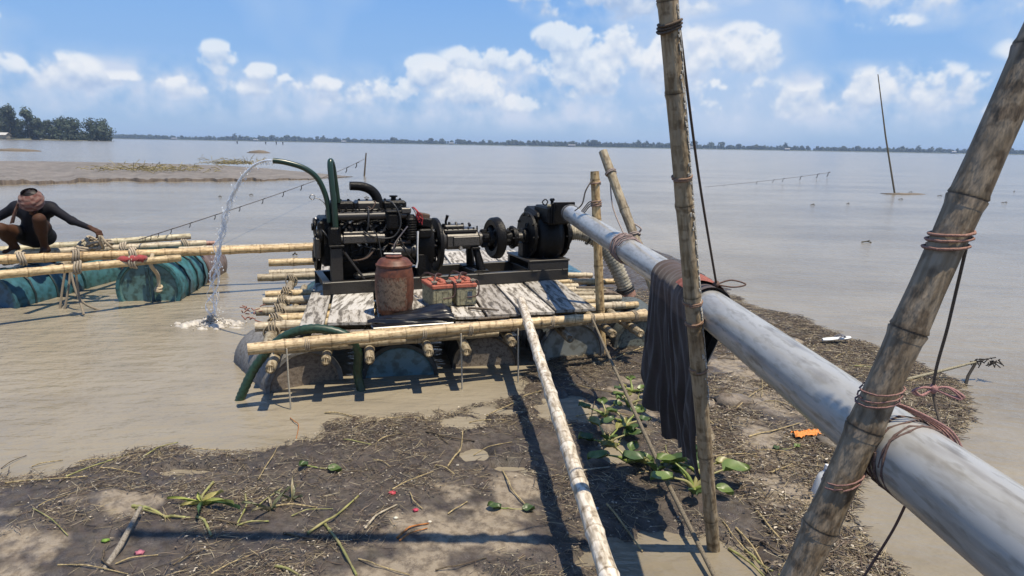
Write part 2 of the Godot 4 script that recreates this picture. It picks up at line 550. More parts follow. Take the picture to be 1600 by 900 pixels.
func inland(p: Vector2) -> float:
	var best := 1e9
	var inside := false
	var j := SHORE.size() - 1
	for k in SHORE.size():
		var a: Vector2 = SHORE[j]
		var b: Vector2 = SHORE[k]
		var ab := b - a
		var f := clampf((p - a).dot(ab) / ab.length_squared(), 0.0, 1.0)
		best = minf(best, p.distance_squared_to(a + ab * f))
		if (a.y > p.y) != (b.y > p.y) and p.x < (b.x - a.x) * (p.y - a.y) / (b.y - a.y) + a.x: inside = not inside
		j = k
	return sqrt(best) * (1.0 if inside else -1.0)
func spots(list: Array, p: Vector2) -> float:
	var m := 0.0
	for s in list:
		var q := pow((p.x - s[0]) / s[2], 2.0) + pow((p.y - s[1]) / s[3], 2.0)
		if q < 2.0: m = maxf(m, 1.0 - q * 0.5)
	return m
func mud_height(x: float, z: float, known := INF) -> float:
	var p := Vector2(x, z)
	var d := (inland(p) if known == INF else known) + n_patch.get_noise_2d(x * 2.0 + 40.0, z * 2.0) * 0.12 - 0.03
	var h := clampf(d * 0.22, -0.2, 0.035) + n_lump.get_noise_2d(x, z) * 0.022 + n_fine.get_noise_2d(x, z) * 0.012
	h += spots(SILT, p) * 0.012
	h -= smoothstep(0.1, 0.7, spots(POOL, p) + n_patch.get_noise_2d(x * 3.0 - 7.0, z * 3.0) * 0.55) * 0.075 * (1.0 if spots(POOL, p) > 0.0 else 0.0)
	if z > -1.9: h += minf((z + 1.9) * 0.06, 0.12)
	return h
func mud_lines(lo: float, hi: float, fine_lo: float, fine_hi: float, fine: float, coarse: float) -> Array:
	var out := []
	var q := lo
	while q < hi:
		out.append(q)
		q += fine if q >= fine_lo and q < fine_hi else coarse
	out.append(hi)
	return out
func make_mud() -> ArrayMesh:
	var xs := mud_lines(-6.0, 4.4, -3.2, 3.4, 0.032, 0.15)
	var zs := mud_lines(-13.0, 3.0, -6.4, -2.2, 0.032, 0.14)
	var g := Geo.new()
	var dark := Color(0.058, 0.046, 0.036)
	var silt := Color(0.27, 0.222, 0.158)
	var wet := Color(0.10, 0.081, 0.063)
	var hs := []
	for z in zs:
		var row := PackedFloat32Array()
		for x in xs: row.append(mud_height(x, z))
		hs.append(row)
	for r in zs.size():
		for k in xs.size():
			var k0 := maxi(k - 1, 0)
			var k1 := mini(k + 1, xs.size() - 1)
			var r0 := maxi(r - 1, 0)
			var r1 := mini(r + 1, zs.size() - 1)
			var nx: float = -(hs[r][k1] - hs[r][k0]) / (xs[k1] - xs[k0])
			var nz: float = -(hs[r1][k] - hs[r0][k]) / (zs[r1] - zs[r0])
			var p := Vector2(xs[k], zs[r])
			var s := spots(SILT, p) * 1.25 - 0.52 + n_patch.get_noise_2d(p.x * 1.8, p.y * 2.6) * 1.15
			s = smoothstep(0.1, 0.42, s)
			var c := dark.lerp(wet, clampf(0.4 + n_lump.get_noise_2d(p.x * 3.0 + 9.0, p.y * 3.0), 0.0, 1.0))
			g.col = c.lerp(silt, s)
			g.vert(Vector3(p.x, hs[r][k], p.y), Vector3(nx, 1, nz).normalized(), p)
	var nc := xs.size()
	for r in zs.size() - 1:
		for k in nc - 1:
			if maxf(maxf(hs[r][k], hs[r][k + 1]), maxf(hs[r + 1][k], hs[r + 1][k + 1])) < -0.12: continue
			var a := r * nc + k
			g.tri(a, a + nc, a + nc + 1); g.tri(a, a + nc + 1, a + 1)
	return g.mesh()

func leaf_geo(g: Geo, root: Vector3, dir: Vector3, up: Vector3, length: float, width: float, cup := 0.15, point := 0.0) -> void:
	var side := dir.cross(up).normalized()
	var u := side.cross(dir).normalized()
	var rows := []
	for r in 7:
		var f := r / 6.0
		var w := width * 0.5 * pow(sin(PI * clampf(f * 0.94 + 0.05, 0.0, 1.0)), 0.6 if point == 0.0 else 1.1)
		var row := []
		for k in 5:
			var e := (k - 2) / 2.0
			row.append(root + dir * length * f + side * w * e + u * (cup * width * e * e - cup * length * 0.6 * (f - 0.4) * (f - 0.4) + 0.006 * sin(k * 2.1 + r)))
		rows.append(row)
	g.grid(rows)

# ---------------------------------------------------------------- the scene
func _ready() -> void:
	rng.seed = 20
	# camera, sky, sun, exposure
	var cam := Camera3D.new()
	cam.name = "camera"
	cam.position = Vector3(0, 1.75, 0)
	cam.rotation_degrees = Vector3(-11.805, 0, 1.0)
	cam.fov = 45.73
	cam.near = 0.02
	cam.far = 12000.0
	add_child(cam)
	cam.current = true
	var env := Environment.new()
	env.background_mode = Environment.BG_SKY
	var sky := Sky.new()
	var pan := PanoramaSkyMaterial.new()
	pan.panorama = make_sky()
	pan.energy_multiplier = 0.8
	sky.sky_material = pan
	env.sky = sky
	env.tonemap_mode = Environment.TONE_MAPPER_LINEAR
	env.tonemap_exposure = 1.25
	env.sdfgi_enabled = true
	env.ssao_enabled = true
	env.ssil_enabled = true
	env.fog_enabled = true
	env.fog_density = 0.00022
	env.fog_light_color = Color(0.72, 0.82, 0.95)
	var we := WorldEnvironment.new()
	we.name = "environment"
	we.environment = env
	add_child(we)
	var sun := DirectionalLight3D.new()
	sun.name = "sun"
	sun.light_energy = 1.6
	sun.light_color = Color(1.0, 0.95, 0.86)
	sun.light_angular_distance = 0.5
	sun.shadow_enabled = true
	sun.look_at_from_position(Vector3(0.29, 1.0, 0.19) * 20.0, Vector3.ZERO, Vector3.FORWARD)
	add_child(sun)
	materials()
	land_and_water()
	print("setting ", Time.get_ticks_msec())
	far_shore()
	main_raft()
	machinery()
	deck_goods()
	print("raft ", Time.get_ticks_msec())
	pipe_and_poles()
	left_raft()
	print("person ", Time.get_ticks_msec())
	river_things()
	litter()
	print("done ", Time.get_ticks_msec())

func materials() -> void:
	var W := Color.WHITE
	var grime := ntex(noise(41, 0.012, 6), 512, [[0.0, L(0.30, 0.26, 0.22)], [0.38, L(0.62, 0.58, 0.52)], [0.55, L(0.95, 0.94, 0.92)], [1.0, W]])
	var speck := ntex(noise(42, 0.045, 5), 512, [[0.0, L(0.22, 0.20, 0.18)], [0.42, L(0.55, 0.52, 0.48)], [0.5, W], [0.62, L(0.8, 0.78, 0.74)], [1.0, L(0.6, 0.57, 0.52)]])
	var streak := ntex(noise(43, 0.02, 5), 512, [[0.0, L(0.42, 0.38, 0.33)], [0.35, L(0.74, 0.70, 0.62)], [0.6, W], [1.0, L(0.9, 0.88, 0.84)]])
	var bump := ntex(noise(44, 0.03, 5), 512, null, 6.0)
	M.bamboo = mat(W, 0.5)
	M.bamboo.albedo_texture = streak
	M.bamboo.uv1_scale = Vector3(2.0, 0.45, 1)
	M.bamboo.normal_enabled = true
	M.bamboo.normal_texture = bump
	M.bamboo.normal_scale = 0.35
	M.bamboo.detail_enabled = true                      # mould spots and scuffs
	M.bamboo.detail_uv_layer = BaseMaterial3D.DETAIL_UV_2
	M.bamboo.uv2_triplanar = true
	M.bamboo.uv2_scale = Vector3.ONE * 1.7
	M.bamboo.detail_blend_mode = BaseMaterial3D.BLEND_MODE_MUL
	M.bamboo.detail_albedo = ntex(noise(58, 0.022, 6), 512, [[0.0, L(0.3, 0.26, 0.22)], [0.3, L(0.58, 0.53, 0.47)], [0.4, L(0.93, 0.92, 0.9)], [0.48, W], [1.0, L(0.88, 0.88, 0.88)]])
	M.bark = M.bamboo.duplicate()                        # peeling, weathered poles
	M.bark.albedo_texture = ntex(noise(45, 0.016, 6), 512, [[0.0, L(0.36, 0.32, 0.27)], [0.33, L(0.68, 0.64, 0.57)], [0.5, L(0.86, 0.84, 0.8)], [0.66, W], [1.0, W]])
	M.bark.uv1_scale = Vector3(1.0, 0.8, 1)
	M.bark.roughness = 0.65
	var grain := noise(46, 0.007, 7)
	grain.fractal_gain = 0.68
	M.plank = mat(W, 0.8)
	M.plank.albedo_texture = ntex(grain, 1024, [[0.0, L(0.10, 0.09, 0.08)], [0.38, L(0.32, 0.30, 0.27)], [0.5, L(0.80, 0.78, 0.74)], [0.66, W], [1.0, L(0.8, 0.78, 0.74)]])
	M.plank.uv1_triplanar = true
	M.plank.uv1_scale = Vector3(2.2, 2.2, 0.32)
	M.plank.normal_enabled = true
	M.plank.normal_texture = ntex(grain, 1024, null, 10.0)
	M.plank.normal_scale = 0.7
	M.drum = mat(W, 0.42, grime, 1.6)
	M.drum_dirty = mat(W, 0.75, speck, 1.1)
	M.rubber = mat(W, 0.55, grime, 2.0)
	M.oily = mat(L(0.009, 0.0085, 0.008), 0.36, speck, 2.2)
	M.oily.normal_enabled = true
	M.oily.normal_texture = bump
	M.oily.uv1_scale = Vector3.ONE * 3.0
	M.oily.normal_scale = 0.8
	M.oily.metallic_specular = 0.3
	M.oily.roughness = 0.45
	M.greasy = mat(L(0.028, 0.025, 0.022), 0.45, speck, 2.6)
	M.alloy = mat(L(0.10, 0.095, 0.088), 0.42, speck, 2.4, 0.4)
	M.rusty = mat(L(0.10, 0.062, 0.042), 0.75, speck, 2.2)
	M.bare = mat(L(0.5, 0.48, 0.44), 0.35, grime, 4.0, 0.8)
	M.pvc = mat(L(0.355, 0.35, 0.33), 0.24, ntex(noise(47, 0.010, 6), 1024, [[0.0, L(0.5, 0.47, 0.43)], [0.3, L(0.76, 0.74, 0.71)], [0.42, L(0.92, 0.92, 0.91)], [0.6, L(0.94, 0.94, 0.94)], [1.0, W]]), 1.0)
	M.pvc.detail_enabled = true
	M.pvc.detail_uv_layer = BaseMaterial3D.DETAIL_UV_2
	M.pvc.uv2_triplanar = true
	M.pvc.uv2_scale = Vector3(6.0, 6.0, 1.1)
	M.pvc.detail_blend_mode = BaseMaterial3D.BLEND_MODE_MUL
	M.pvc.detail_albedo = ntex(noise(57, 0.012, 6), 512, [[0.0, L(0.5, 0.46, 0.4)], [0.3, L(0.78, 0.76, 0.72)], [0.42, W], [1.0, W]])
	M.pvc.uv1_scale = Vector3(1.8, 1.8, 0.22)
	M.rope = mat(W, 0.9, speck, 9.0)
	M.cloth = mat(W, 0.95, ntex(noise(48, 0.09, 3), 256, [[0.0, L(0.5, 0.5, 0.5)], [1.0, W]]), 3.0)
	M.cloth.rim_enabled = true
	M.cloth.rim = 0.25
	M.hose = mat(L(0.013, 0.034, 0.022), 0.3)
	M.hose.vertex_color_use_as_albedo = true
	M.paint = mat(W, 0.55, grime, 3.0)
	M.plain = mat(W, 0.6)
	M.gloss = mat(W, 0.3)
	M.skin = mat(L(0.25, 0.25, 0.25), 0.68)
	M.skin.metallic_specular = 0.28
	M.leaf = mat(W, 0.42, ntex(noise(49, 0.03, 4), 256, [[0.0, L(0.62, 0.6, 0.5)], [0.5, W], [1.0, L(0.85, 0.9, 0.7)]]), 6.0)
	M.leaf.backlight_enabled = true
	M.leaf.backlight = L(0.10, 0.14, 0.03)
	M.foliage = mat(W, 0.7)
	M.foliage.backlight_enabled = true
	M.foliage.backlight = L(0.02, 0.03, 0.008)
	M.rubber_dark = mat(L(0.02, 0.02, 0.02), 0.5)
	M.gloss_rubber = mat(L(0.35, 0.35, 0.36), 0.33, grime, 3.0)
	M.red_wire = mat(L(0.30, 0.02, 0.025), 0.5)
	M.white_part = mat(L(0.6, 0.6, 0.58), 0.5)
	M.hose_green = mat(L(0.018, 0.05, 0.028), 0.42, grime, 4.0)
	M.rag = mat(W, 0.95, speck, 5.0)
	M.foam = mat(W, 0.5)
	M.clear_water = StandardMaterial3D.new()
	M.clear_water.albedo_color = Color(0.93, 0.95, 0.97, 0.42)
	M.clear_water.roughness = 0.08
	M.clear_water.transparency = BaseMaterial3D.TRANSPARENCY_ALPHA
	M.wood = mat(W, 0.85, speck, 3.0)
	# wet mud: fibres and crumbs
	var f := noise(51, 0.006, 8)
	f.fractal_gain = 0.68
	M.mud = mat(W, 0.62, ntex(f, 1024, [[0.0, L(0.34, 0.31, 0.29)], [0.36, L(0.62, 0.6, 0.58)], [0.5, L(0.84, 0.82, 0.8)], [0.62, W], [1.0, W]]), 2.3)
	M.mud.uv1_world_triplanar = true
	M.mud.normal_enabled = true
	M.mud.normal_texture = ntex(noise(52, 0.06, 5), 1024, null, 9.0)
	M.mud.normal_scale = 1.0
	M.mud.roughness_texture = ntex(noise(53, 0.008, 4), 512, [[0.0, Color(0.25, 0.25, 0.25)], [0.45, Color(0.5, 0.5, 0.5)], [0.6, Color(0.85, 0.85, 0.85)], [1.0, Color(1, 1, 1)]])
	M.mud.roughness = 0.9
	M.sand = mat(W, 0.9, ntex(noise(54, 0.01, 6), 512, [[0.0, L(0.6, 0.56, 0.52)], [0.5, W], [1.0, L(0.85, 0.82, 0.78)]]), 0.12)
	M.sand.uv1_world_triplanar = true

func land_and_water() -> void:
	# silty river, one sheet to the horizon
	var w := mat(Color.WHITE, 0.14)
	w.vertex_color_use_as_albedo = false
	w.albedo_color = L(0.258, 0.225, 0.166)
	w.albedo_texture = ntex(noise(61, 0.004, 5), 1024, [[0.0, L(0.80, 0.80, 0.82)], [0.5, L(0.94, 0.935, 0.93)], [1.0, Color.WHITE]])
	w.uv1_triplanar = true
	w.uv1_world_triplanar = true
	w.metallic_specular = 0.26
	w.normal_enabled = true
	var rip := noise(62, 0.014, 5)
	rip.fractal_gain = 0.55
	w.normal_texture = ntex(rip, 1024, null, 5.0)
	w.normal_scale = 0.85
	w.detail_enabled = true                             # drifting clouds of silt
	w.detail_uv_layer = BaseMaterial3D.DETAIL_UV_2
	w.uv2_triplanar = true
	w.uv2_world_triplanar = true
	w.uv2_scale = Vector3(0.013, 0.02, 0.045)
	w.detail_blend_mode = BaseMaterial3D.BLEND_MODE_MUL
	w.detail_albedo = ntex(noise(64, 0.006, 6), 1024, [[0.0, L(0.70, 0.67, 0.63)], [0.42, L(0.88, 0.87, 0.85)], [0.6, Color.WHITE], [1.0, Color.WHITE]])
	M.water = w
	w.uv1_scale = Vector3(0.17, 0.3, 0.42)
	var pm := PlaneMesh.new()
	pm.size = Vector2(16000, 16000)
	pm.subdivide_width = 40
	pm.subdivide_depth = 40
	setting("river_water", pm, w)
	setting("mud_bank", make_mud(), M.mud)
	# the sandbar across the channel: flat top, low eroded edge towards us
	var front := [Vector2(-33, -18), Vector2(-19.27, -23.98), Vector2(-18.64, -24.95), Vector2(-17.64, -26.99), Vector2(-15.97, -28.51), Vector2(-13.67, -29.27), Vector2(-11.43, -30.56), Vector2(-9.96, -32.23), Vector2(-8.62, -35.35)]
	var back := [Vector2(-62, -42), Vector2(-44, -49.5), Vector2(-40, -50.5), Vector2(-35.11, -52.2), Vector2(-27.48, -51.65), Vector2(-21.0, -49.9), Vector2(-16.35, -45.69), Vector2(-12.0, -40.5), Vector2(-8.4, -36.2)]
	var g := Geo.new()
	var rows := []
	var cols := []
	var nz := noise(63, 0.35, 4)
	for k in 421:
		var f := k / 420.0 * (front.size() - 1)
		var i := mini(int(f), front.size() - 2)
		var a: Vector2 = front[i].lerp(front[i + 1], f - i)
		var b: Vector2 = back[i].lerp(back[i + 1], f - i)
		a += (a - b).normalized() * (nz.get_noise_1d(k * 0.13) * 1.2)
		var row := []
		var cr := []
		var edge := 0.10 * smoothstep(420, 240, k) * smoothstep(-30, 40, k) * (1.0 + nz.get_noise_1d(k * 0.17) * 0.9) + 0.03
		for j in 26:
			var q := pow(j / 25.0, 1.6)
			var p := a.lerp(b, q)
			var h := edge * 0.85 + nz.get_noise_2d(p.x, p.y) * 0.05
			if j == 0: h = -0.1
			elif j == 1:
				h = edge
				p = a.lerp(b, 0.006)
			elif q > 0.75: h *= 1.0 - (q - 0.75) * 4.6
			row.append(Vector3(p.x, h, p.y))
			cr.append(Color(0.10, 0.08, 0.065) if j < 2 else Color(0.165, 0.148, 0.13) * (1.0 + nz.get_noise_2d(p.x * 2.0, p.y * 2.0) * 0.35))
			cr[-1].a = 1.0
		rows.append(row); cols.append(cr)
	g.grid(rows, false, cols)
	setting("sandbar", g.mesh(), M.sand)
	for s in [[-61.9, -85.7, 3.4, 1.6, 0.4], [-37.7, -102.6, 1.8, 1.0, 0.5], [16.3, -29.2, 0.75, 0.45, 0.07], [17.1, -29.5, 0.5, 0.3, 0.05]]:
		g = Geo.new()
		g.col = Color(0.16, 0.13, 0.1)
		g.blob(Vector3(s[0], -s[4] * 0.3, s[1]), Vector3(s[2], s[4], s[3]), rng, 0.16, 8, 20)
		setting(numbered("mud_islet"), g.mesh(), M.sand)
	# land under the far trees
	g = Geo.new()
	g.col = Color(0.15, 0.15, 0.09)
	rows = []
	for k in 41:
		var f := k / 40.0
		var x := lerpf(-560.0, -245.0, f)
		var z := -420.0 - 10.0 * sin(f * 9.0)
		rows.append([Vector3(x, -0.2, z + 5.0), Vector3(x, 0.7 * smoothstep(1.0, 0.8, f), z), Vector3(x - 20.0, 1.4 * smoothstep(1.0, 0.75, f), z - 30.0), Vector3(x - 60, -0.2, z - 120.0)])
	g.grid(rows)
	setting("wooded_spit", g.mesh(), M.sand)
	g = Geo.new()
	g.col = Color(0.10, 0.115, 0.07)
	rows = []
	for k in 81:
		var x := lerpf(-2600.0, 2600.0, k / 80.0)
		var z := far_z(x)
		rows.append([Vector3(x, -0.3, z + 12.0), Vector3(x, 1.6, z), Vector3(x, 2.0, z - 150.0), Vector3(x, -0.3, z - 400.0)])
	g.grid(rows)
	setting("far_bank", g.mesh(), M.sand)

func far_z(x: float) -> float:
	return -1650.0 + x * 0.16 + 40.0 * sin(x * 0.006)

func crown_geo(r: RandomNumberGenerator, high: float, wide: float, faces: int, size: float, tone: Color, low := 0.25) -> Geo:
	var g := Geo.new()
	var lobes := []
	for k in 10:
		var f := r.randf()
		lobes.append([Vector3(r.randf_range(-0.5, 0.5) * wide * (1.1 - f), lerpf(low, 0.88, f) * high, r.randf_range(-0.5, 0.5) * wide * (1.1 - f)), wide * r.randf_range(0.2, 0.34)])
	for k in faces:
		var b = lobes[k % lobes.size()]
		var d := Vector3(r.randfn(), r.randfn() * 0.8, r.randfn()).normalized()
		var p: Vector3 = b[0] + d * b[1] * pow(r.randf(), 0.4)
		var nn := (d + Vector3(r.randf_range(-0.6, 0.6), 0.3, r.randf_range(-0.6, 0.6))).normalized()
		var a := nn.cross(Vector3(r.randfn(), r.randfn(), r.randfn())).normalized()
		var c := nn.cross(a)
		var s := size * r.randf_range(0.5, 1.3)
		g.col = tone * r.randf_range(0.65, 1.35)
		g.col.a = 1.0
		g.face([p - a * s, p + c * s * 0.6, p + a * s, p - c * s * 0.6], nn)
	return g

func far_shore() -> void:
	var r := RandomNumberGenerator.new()
	r.seed = 77
	# grove on the spit: trees that can be told apart
	var list := []
	for k in 26:
		list.append([-252.0 - 4.0 - k * 4.9 + r.randf_range(-2, 2), -428.0 - r.randf_range(0, 22), r.randf_range(10.5, 13.5), r.randf_range(12.0, 16.0), 0])
	list[0][2] = 6.5; list[1][2] = 8.0
	list.append_array([[-306.0, -424.0, 20.5, 12.0, 1], [-299.0, -430.0, 19.5, 11.0, 1], [-314.5, -432.0, 20.5, 8.0, 1], [-290.0, -425.0, 13.5, 7.0, 0], [-326.0, -428.0, 14.5, 8.0, 0], [-334.0, -428.0, 12.5, 8.0, 0], [-268.0, -424.0, 11.5, 3.0, 2], [-276.0, -424.0, 12.5, 3.0, 2], [-257.0, -424.0, 10.8, 3.0, 2]])
	for t in list:
		var at := Vector3(t[0], 0.3, t[1])
		var o := thing("tree", ["dark green broadleaf tree in the dense grove on the spit", "tall loose-crowned tree rising above the grove", "slender dark palm-like tree in front of the grove"][t[4]], "tree", at, "trees of the grove on the spit")
		var g := Geo.new()
		g.col = Color(0.09, 0.075, 0.055)
		g.tube([at, at + Vector3(r.randf_range(-0.5, 0.5), t[2] * 0.45, 0), at + Vector3(r.randf_range(-0.9, 0.9), t[2] * 0.8, 0)], [0.3, 0.2, 0.08], 6)
		for b in 3:
			var q := at + Vector3(0, t[2] * (0.4 + 0.12 * b), 0)
			g.tube([q, q + Vector3(r.randf_range(-1, 1) * t[3] * 0.35, t[2] * 0.16, r.randf_range(-1, 1))], [0.13, 0.05], 5)
		part("trunk", g, M.wood, o)
		var c := crown_geo(r, t[2], t[3], 1100, 0.75, Color(0.022, 0.036, 0.015) * r.randf_range(0.75, 1.3), 0.04 if t[4] != 1 else 0.3)
		off = Vector3.ZERO
		part("crown", c, M.foliage, o)
	# house roofs among the trees of the spit
	for s in [[-305.0, -416.0, 7.0], [-322.0, -417.0, 6.0]]:
		var at := Vector3(s[0], 0.5, s[1])
		var o := thing("hut", "small pale tin-roofed hut at the foot of the grove", "hut", at, "huts under the grove")
		var g := Geo.new()
		g.col = Color(0.35, 0.33, 0.28)
		g.box(at + Vector3(0, 1.1, 0), Vector3(s[2] * 0.85, 2.2, 4.0), Basis(), 0.05)
		part("wall", g, M.paint, o)
		g = Geo.new()
		g.col = Color(0.6, 0.6, 0.58)
		for e in [-1, 1]: g.box(at + Vector3(0, 2.8, e * 1.25), Vector3(s[2], 0.08, 3.0), Basis(Vector3.RIGHT, e * 0.5), 0.02)
		part("roof", g, M.paint, o)
	# the far bank's wood reads as one mass
	for kind in 3:
		var mm := MultiMesh.new()
		mm.transform_format = MultiMesh.TRANSFORM_3D
		mm.use_colors = true
		mm.mesh = crown_geo(r, 10.0, [9.0, 7.0, 13.0][kind], 90, 1.9, Color(1, 1, 1), 0.05).mesh()
		mm.mesh.surface_set_material(0, M.foliage)
		var spots_ := []
		var n := noise(70 + kind, 0.004, 3)
		for k in 1150:
			var x := r.randf_range(-2500.0, 2500.0)
			var d := n.get_noise_1d(x)
			if d < -0.25 and r.randf() < 0.6: continue
			spots_.append([x, d])
		mm.instance_count = spots_.size()
		for k in spots_.size():
			var x: float = spots_[k][0]
			var s: float = r.randf_range(0.55, 1.0) * (1.0 + spots_[k][1] * 0.5)
			if r.randf() < 0.08: s *= 1.5
			mm.set_instance_transform(k, Transform3D(Basis(Vector3.UP, r.randf() * TAU).scaled(Vector3(s * 1.2, s, s * 1.2)), Vector3(x, 1.0, far_z(x) - r.randf_range(2, 60))))
			mm.set_instance_color(k, Color(0.035, 0.052, 0.024) * r.randf_range(0.7, 1.3))
		var o := MultiMeshInstance3D.new()
		o.name = ["far_wood", "far_bushes", "far_broad_trees"][kind]
		o.multimesh = mm
		o.set_meta("kind", "stuff")
		add_child(o)
		tag(o, ["dark line of distant trees along the far river bank", "low bushes between the distant trees of the far bank", "broad distant tree crowns on the far river bank"][kind], "trees")
	for k in 8:
		var x := -900.0 + k * 260.0 + r.randf_range(-50, 50)
		var at := Vector3(x, 1.2, far_z(x) + 5.0)
		var o := thing("far_house", "tiny pale house on the far river bank", "house", at, "houses on the far bank")
		var g := Geo.new()
		var wd := r.randf_range(8, 16)
		g.col = Color(0.38, 0.38, 0.36)
		g.box(at + Vector3(0, 1.5, 0), Vector3(wd, 3.0, 5.0), Basis(), 0.05)
		part("wall", g, M.paint, o)
		g = Geo.new()
		g.col = Color(0.33, 0.33, 0.34)
		for e in [-1, 1]: g.box(at + Vector3(0, 3.6, e * 1.5), Vector3(wd + 1.0, 0.15, 3.6), Basis(Vector3.RIGHT, e * 0.5), 0.02)
		part("roof", g, M.paint, o)

# ---------------------------------------------------------------- main raft
const DFL := Vector3(-1.525, 0.45, -4.706)
const DU := Vector3(0.943, 0, -0.332)
const DV := Vector3(-0.21, 0, -0.978)
func deck(u: float, v: float, h := 0.0) -> Vector3:
	return DFL + DU * u + DV * v + Vector3(0, h, 0)

func main_raft() -> void:
	var o := thing("pump_raft", "plank-decked bamboo raft on steel drums carrying the engine and pump", "raft", deck(1.2, 1.5, -0.6))
	var blue := Color(0.05, 0.13, 0.19)
	var brown := Color(0.20, 0.155, 0.115)
	var grey := Color(0.20, 0.22, 0.215)
	# front row, ends towards us: centre x, z, centre height, radius, tones
	var fr := [[-1.50, -4.74, -0.01, 0.285, Color(0.20, 0.20, 0.20), Color(0.26, 0.215, 0.17), 0.42], [-0.845, -4.98, -0.03, 0.29, Color(0.035, 0.05, 0.06), Color(0.10, 0.20, 0.27), 0.0], [-0.2, -5.26, 0.0, 0.27, Color(0.06, 0.055, 0.05), Color(0.23, 0.195, 0.16), 0.0], [0.50, -5.46, 0.06, 0.285, Color(0.10, 0.12, 0.14), Color(0.24, 0.255, 0.24), 0.0], [1.16, -5.72, 0.05, 0.26, Color(0.10, 0.12, 0.12), Color(0.20, 0.22, 0.19), -0.2]]
	for k in fr.size():
		var d = fr[k]
		var back := DV.rotated(Vector3.UP, d[6])
		drum_part(o, Vector3(d[0], d[2], d[1]), back, d[3], 0.88, d[4], d[5], M.drum if k in [1, 3] else M.drum_dirty, k == 1 or k == 3)
		for j in ([1, 2] if k in [0, 4] else []):
			drum_part(o, Vector3(d[0], d[2], d[1]) + DV * (j * 0.95), DV, 0.28, 0.88, [blue, brown][j % 2], grey, M.drum, false)
	# cross poles under the deck, along the raft; their cut ends stick out left and right
	var lefts := [[-1.92, -4.94], [-1.93, -5.27], [-2.11, -5.47], [-2.18, -5.82], [-2.28, -6.16], [-2.59, -6.81], [-2.60, -7.17], [-2.78, -7.67]]
	for k in lefts.size():
		var e = lefts[k]
		var a := Vector3(e[0], 0.375 + rng.randf_range(-0.02, 0.02), e[1])
		var b := a + DU * rng.randf_range(2.75, 3.2) + Vector3(0, -0.02, 0)
		part("bamboo_pole", bamboo_geo(a, b, rng.randf_range(0.034, 0.044), 0.034, [PALE, FRESH, OLD][k % 3]), M.bamboo, o)
		if k % 2 == 0:
			a += DU * 0.25 + DV * 0.12 + Vector3(0, -0.07, 0)
			part("bamboo_pole", bamboo_geo(a, a + DU * 3.0, 0.036, 0.032, GREY), M.bark, o)
	for k in 5:                                        # a few more show only at the right-hand end
		var a: Vector3 = deck(1.9 + rng.randf() * 0.3, 0.25 + k * 0.42, -0.075)
		part("bamboo_pole", bamboo_geo(a, a + DU * rng.randf_range(0.6, 1.05) + DV * rng.randf_range(-0.22, 0.22) + Vector3(0, -0.03, 0), 0.036, 0.03, [FRESH, PALE, PALE][k % 3]), M.bamboo, o)
	# poles along the drums, cut ends facing us
	for e in [[-1.55, -4.20], [-1.24, -4.38], [-0.95, -4.40], [-0.57, -4.57], [-0.31, -4.64], [0.01, -4.86], [0.45, -5.02], [0.80, -5.18], [1.02, -5.2]]:
		var a := Vector3(e[0], 0.325 + rng.randf_range(-0.015, 0.015), e[1])
		part("bamboo_pole", bamboo_geo(a, a + DV * 2.6, 0.034, 0.032, OLD), M.bark, o)
	# edge pole on the left, knotted to the cross poles
	part("bamboo_pole", bamboo_geo(Vector3(-1.72, 0.33, -4.62), Vector3(-2.42, 0.33, -7.5), 0.042, 0.036, OLD), M.bark, o)
	# the long front pole and the short ones tucked behind it
	part("front_pole", bamboo_geo(Vector3(-1.708, 0.425, -4.249), Vector3(1.10, 0.43, -5.352), 0.040, 0.033, FRESH * Color(1.05, 1.05, 1.1), Vector3(0, 0.02, 0), 0.27), M.bamboo, o)
	part("bamboo_pole", bamboo_geo(Vector3(-1.42, 0.41, -4.50), Vector3(-0.74, 0.43, -4.76), 0.033, 0.03, FRESH), M.bamboo, o)
	part("bamboo_pole", bamboo_geo(Vector3(-0.42, 0.42, -4.86), Vector3(0.02, 0.41, -5.03), 0.032, 0.03, FRESH * Color(1, 0.9, 0.8)), M.bamboo, o)
	part("bamboo_pole", bamboo_geo(Vector3(0.25, 0.39, -5.18), Vector3(1.2, 0.38, -5.5), 0.034, 0.03, PALE), M.bamboo, o)
	part("bamboo_pole", bamboo_geo(Vector3(-1.60, 0.365, -4.42), Vector3(-0.1, 0.36, -4.98), 0.028, 0.026, OLD), M.bark, o)
	part("bamboo_pole", bamboo_geo(Vector3(-0.75, 0.40, -4.72), Vector3(0.55, 0.385, -5.24), 0.026, 0.024, PALE), M.bamboo, o)
	part("bamboo_pole", bamboo_geo(Vector3(-1.30, 0.40, -4.60), Vector3(-0.55, 0.395, -4.90), 0.022, 0.02, GREY), M.bark, o)
	part("bamboo_pole", bamboo_geo(Vector3(0.88, 0.40, -5.32), Vector3(1.18, 0.32, -5.9), 0.03, 0.03, FRESH), M.bamboo, o)
	# boards
	var cuts := [0.0, 0.19, 0.56, 0.84, 1.11, 1.41, 1.70, 1.99, 2.36]
	var yaw := Basis(Vector3.UP, atan2(-DV.x, -DV.z) )
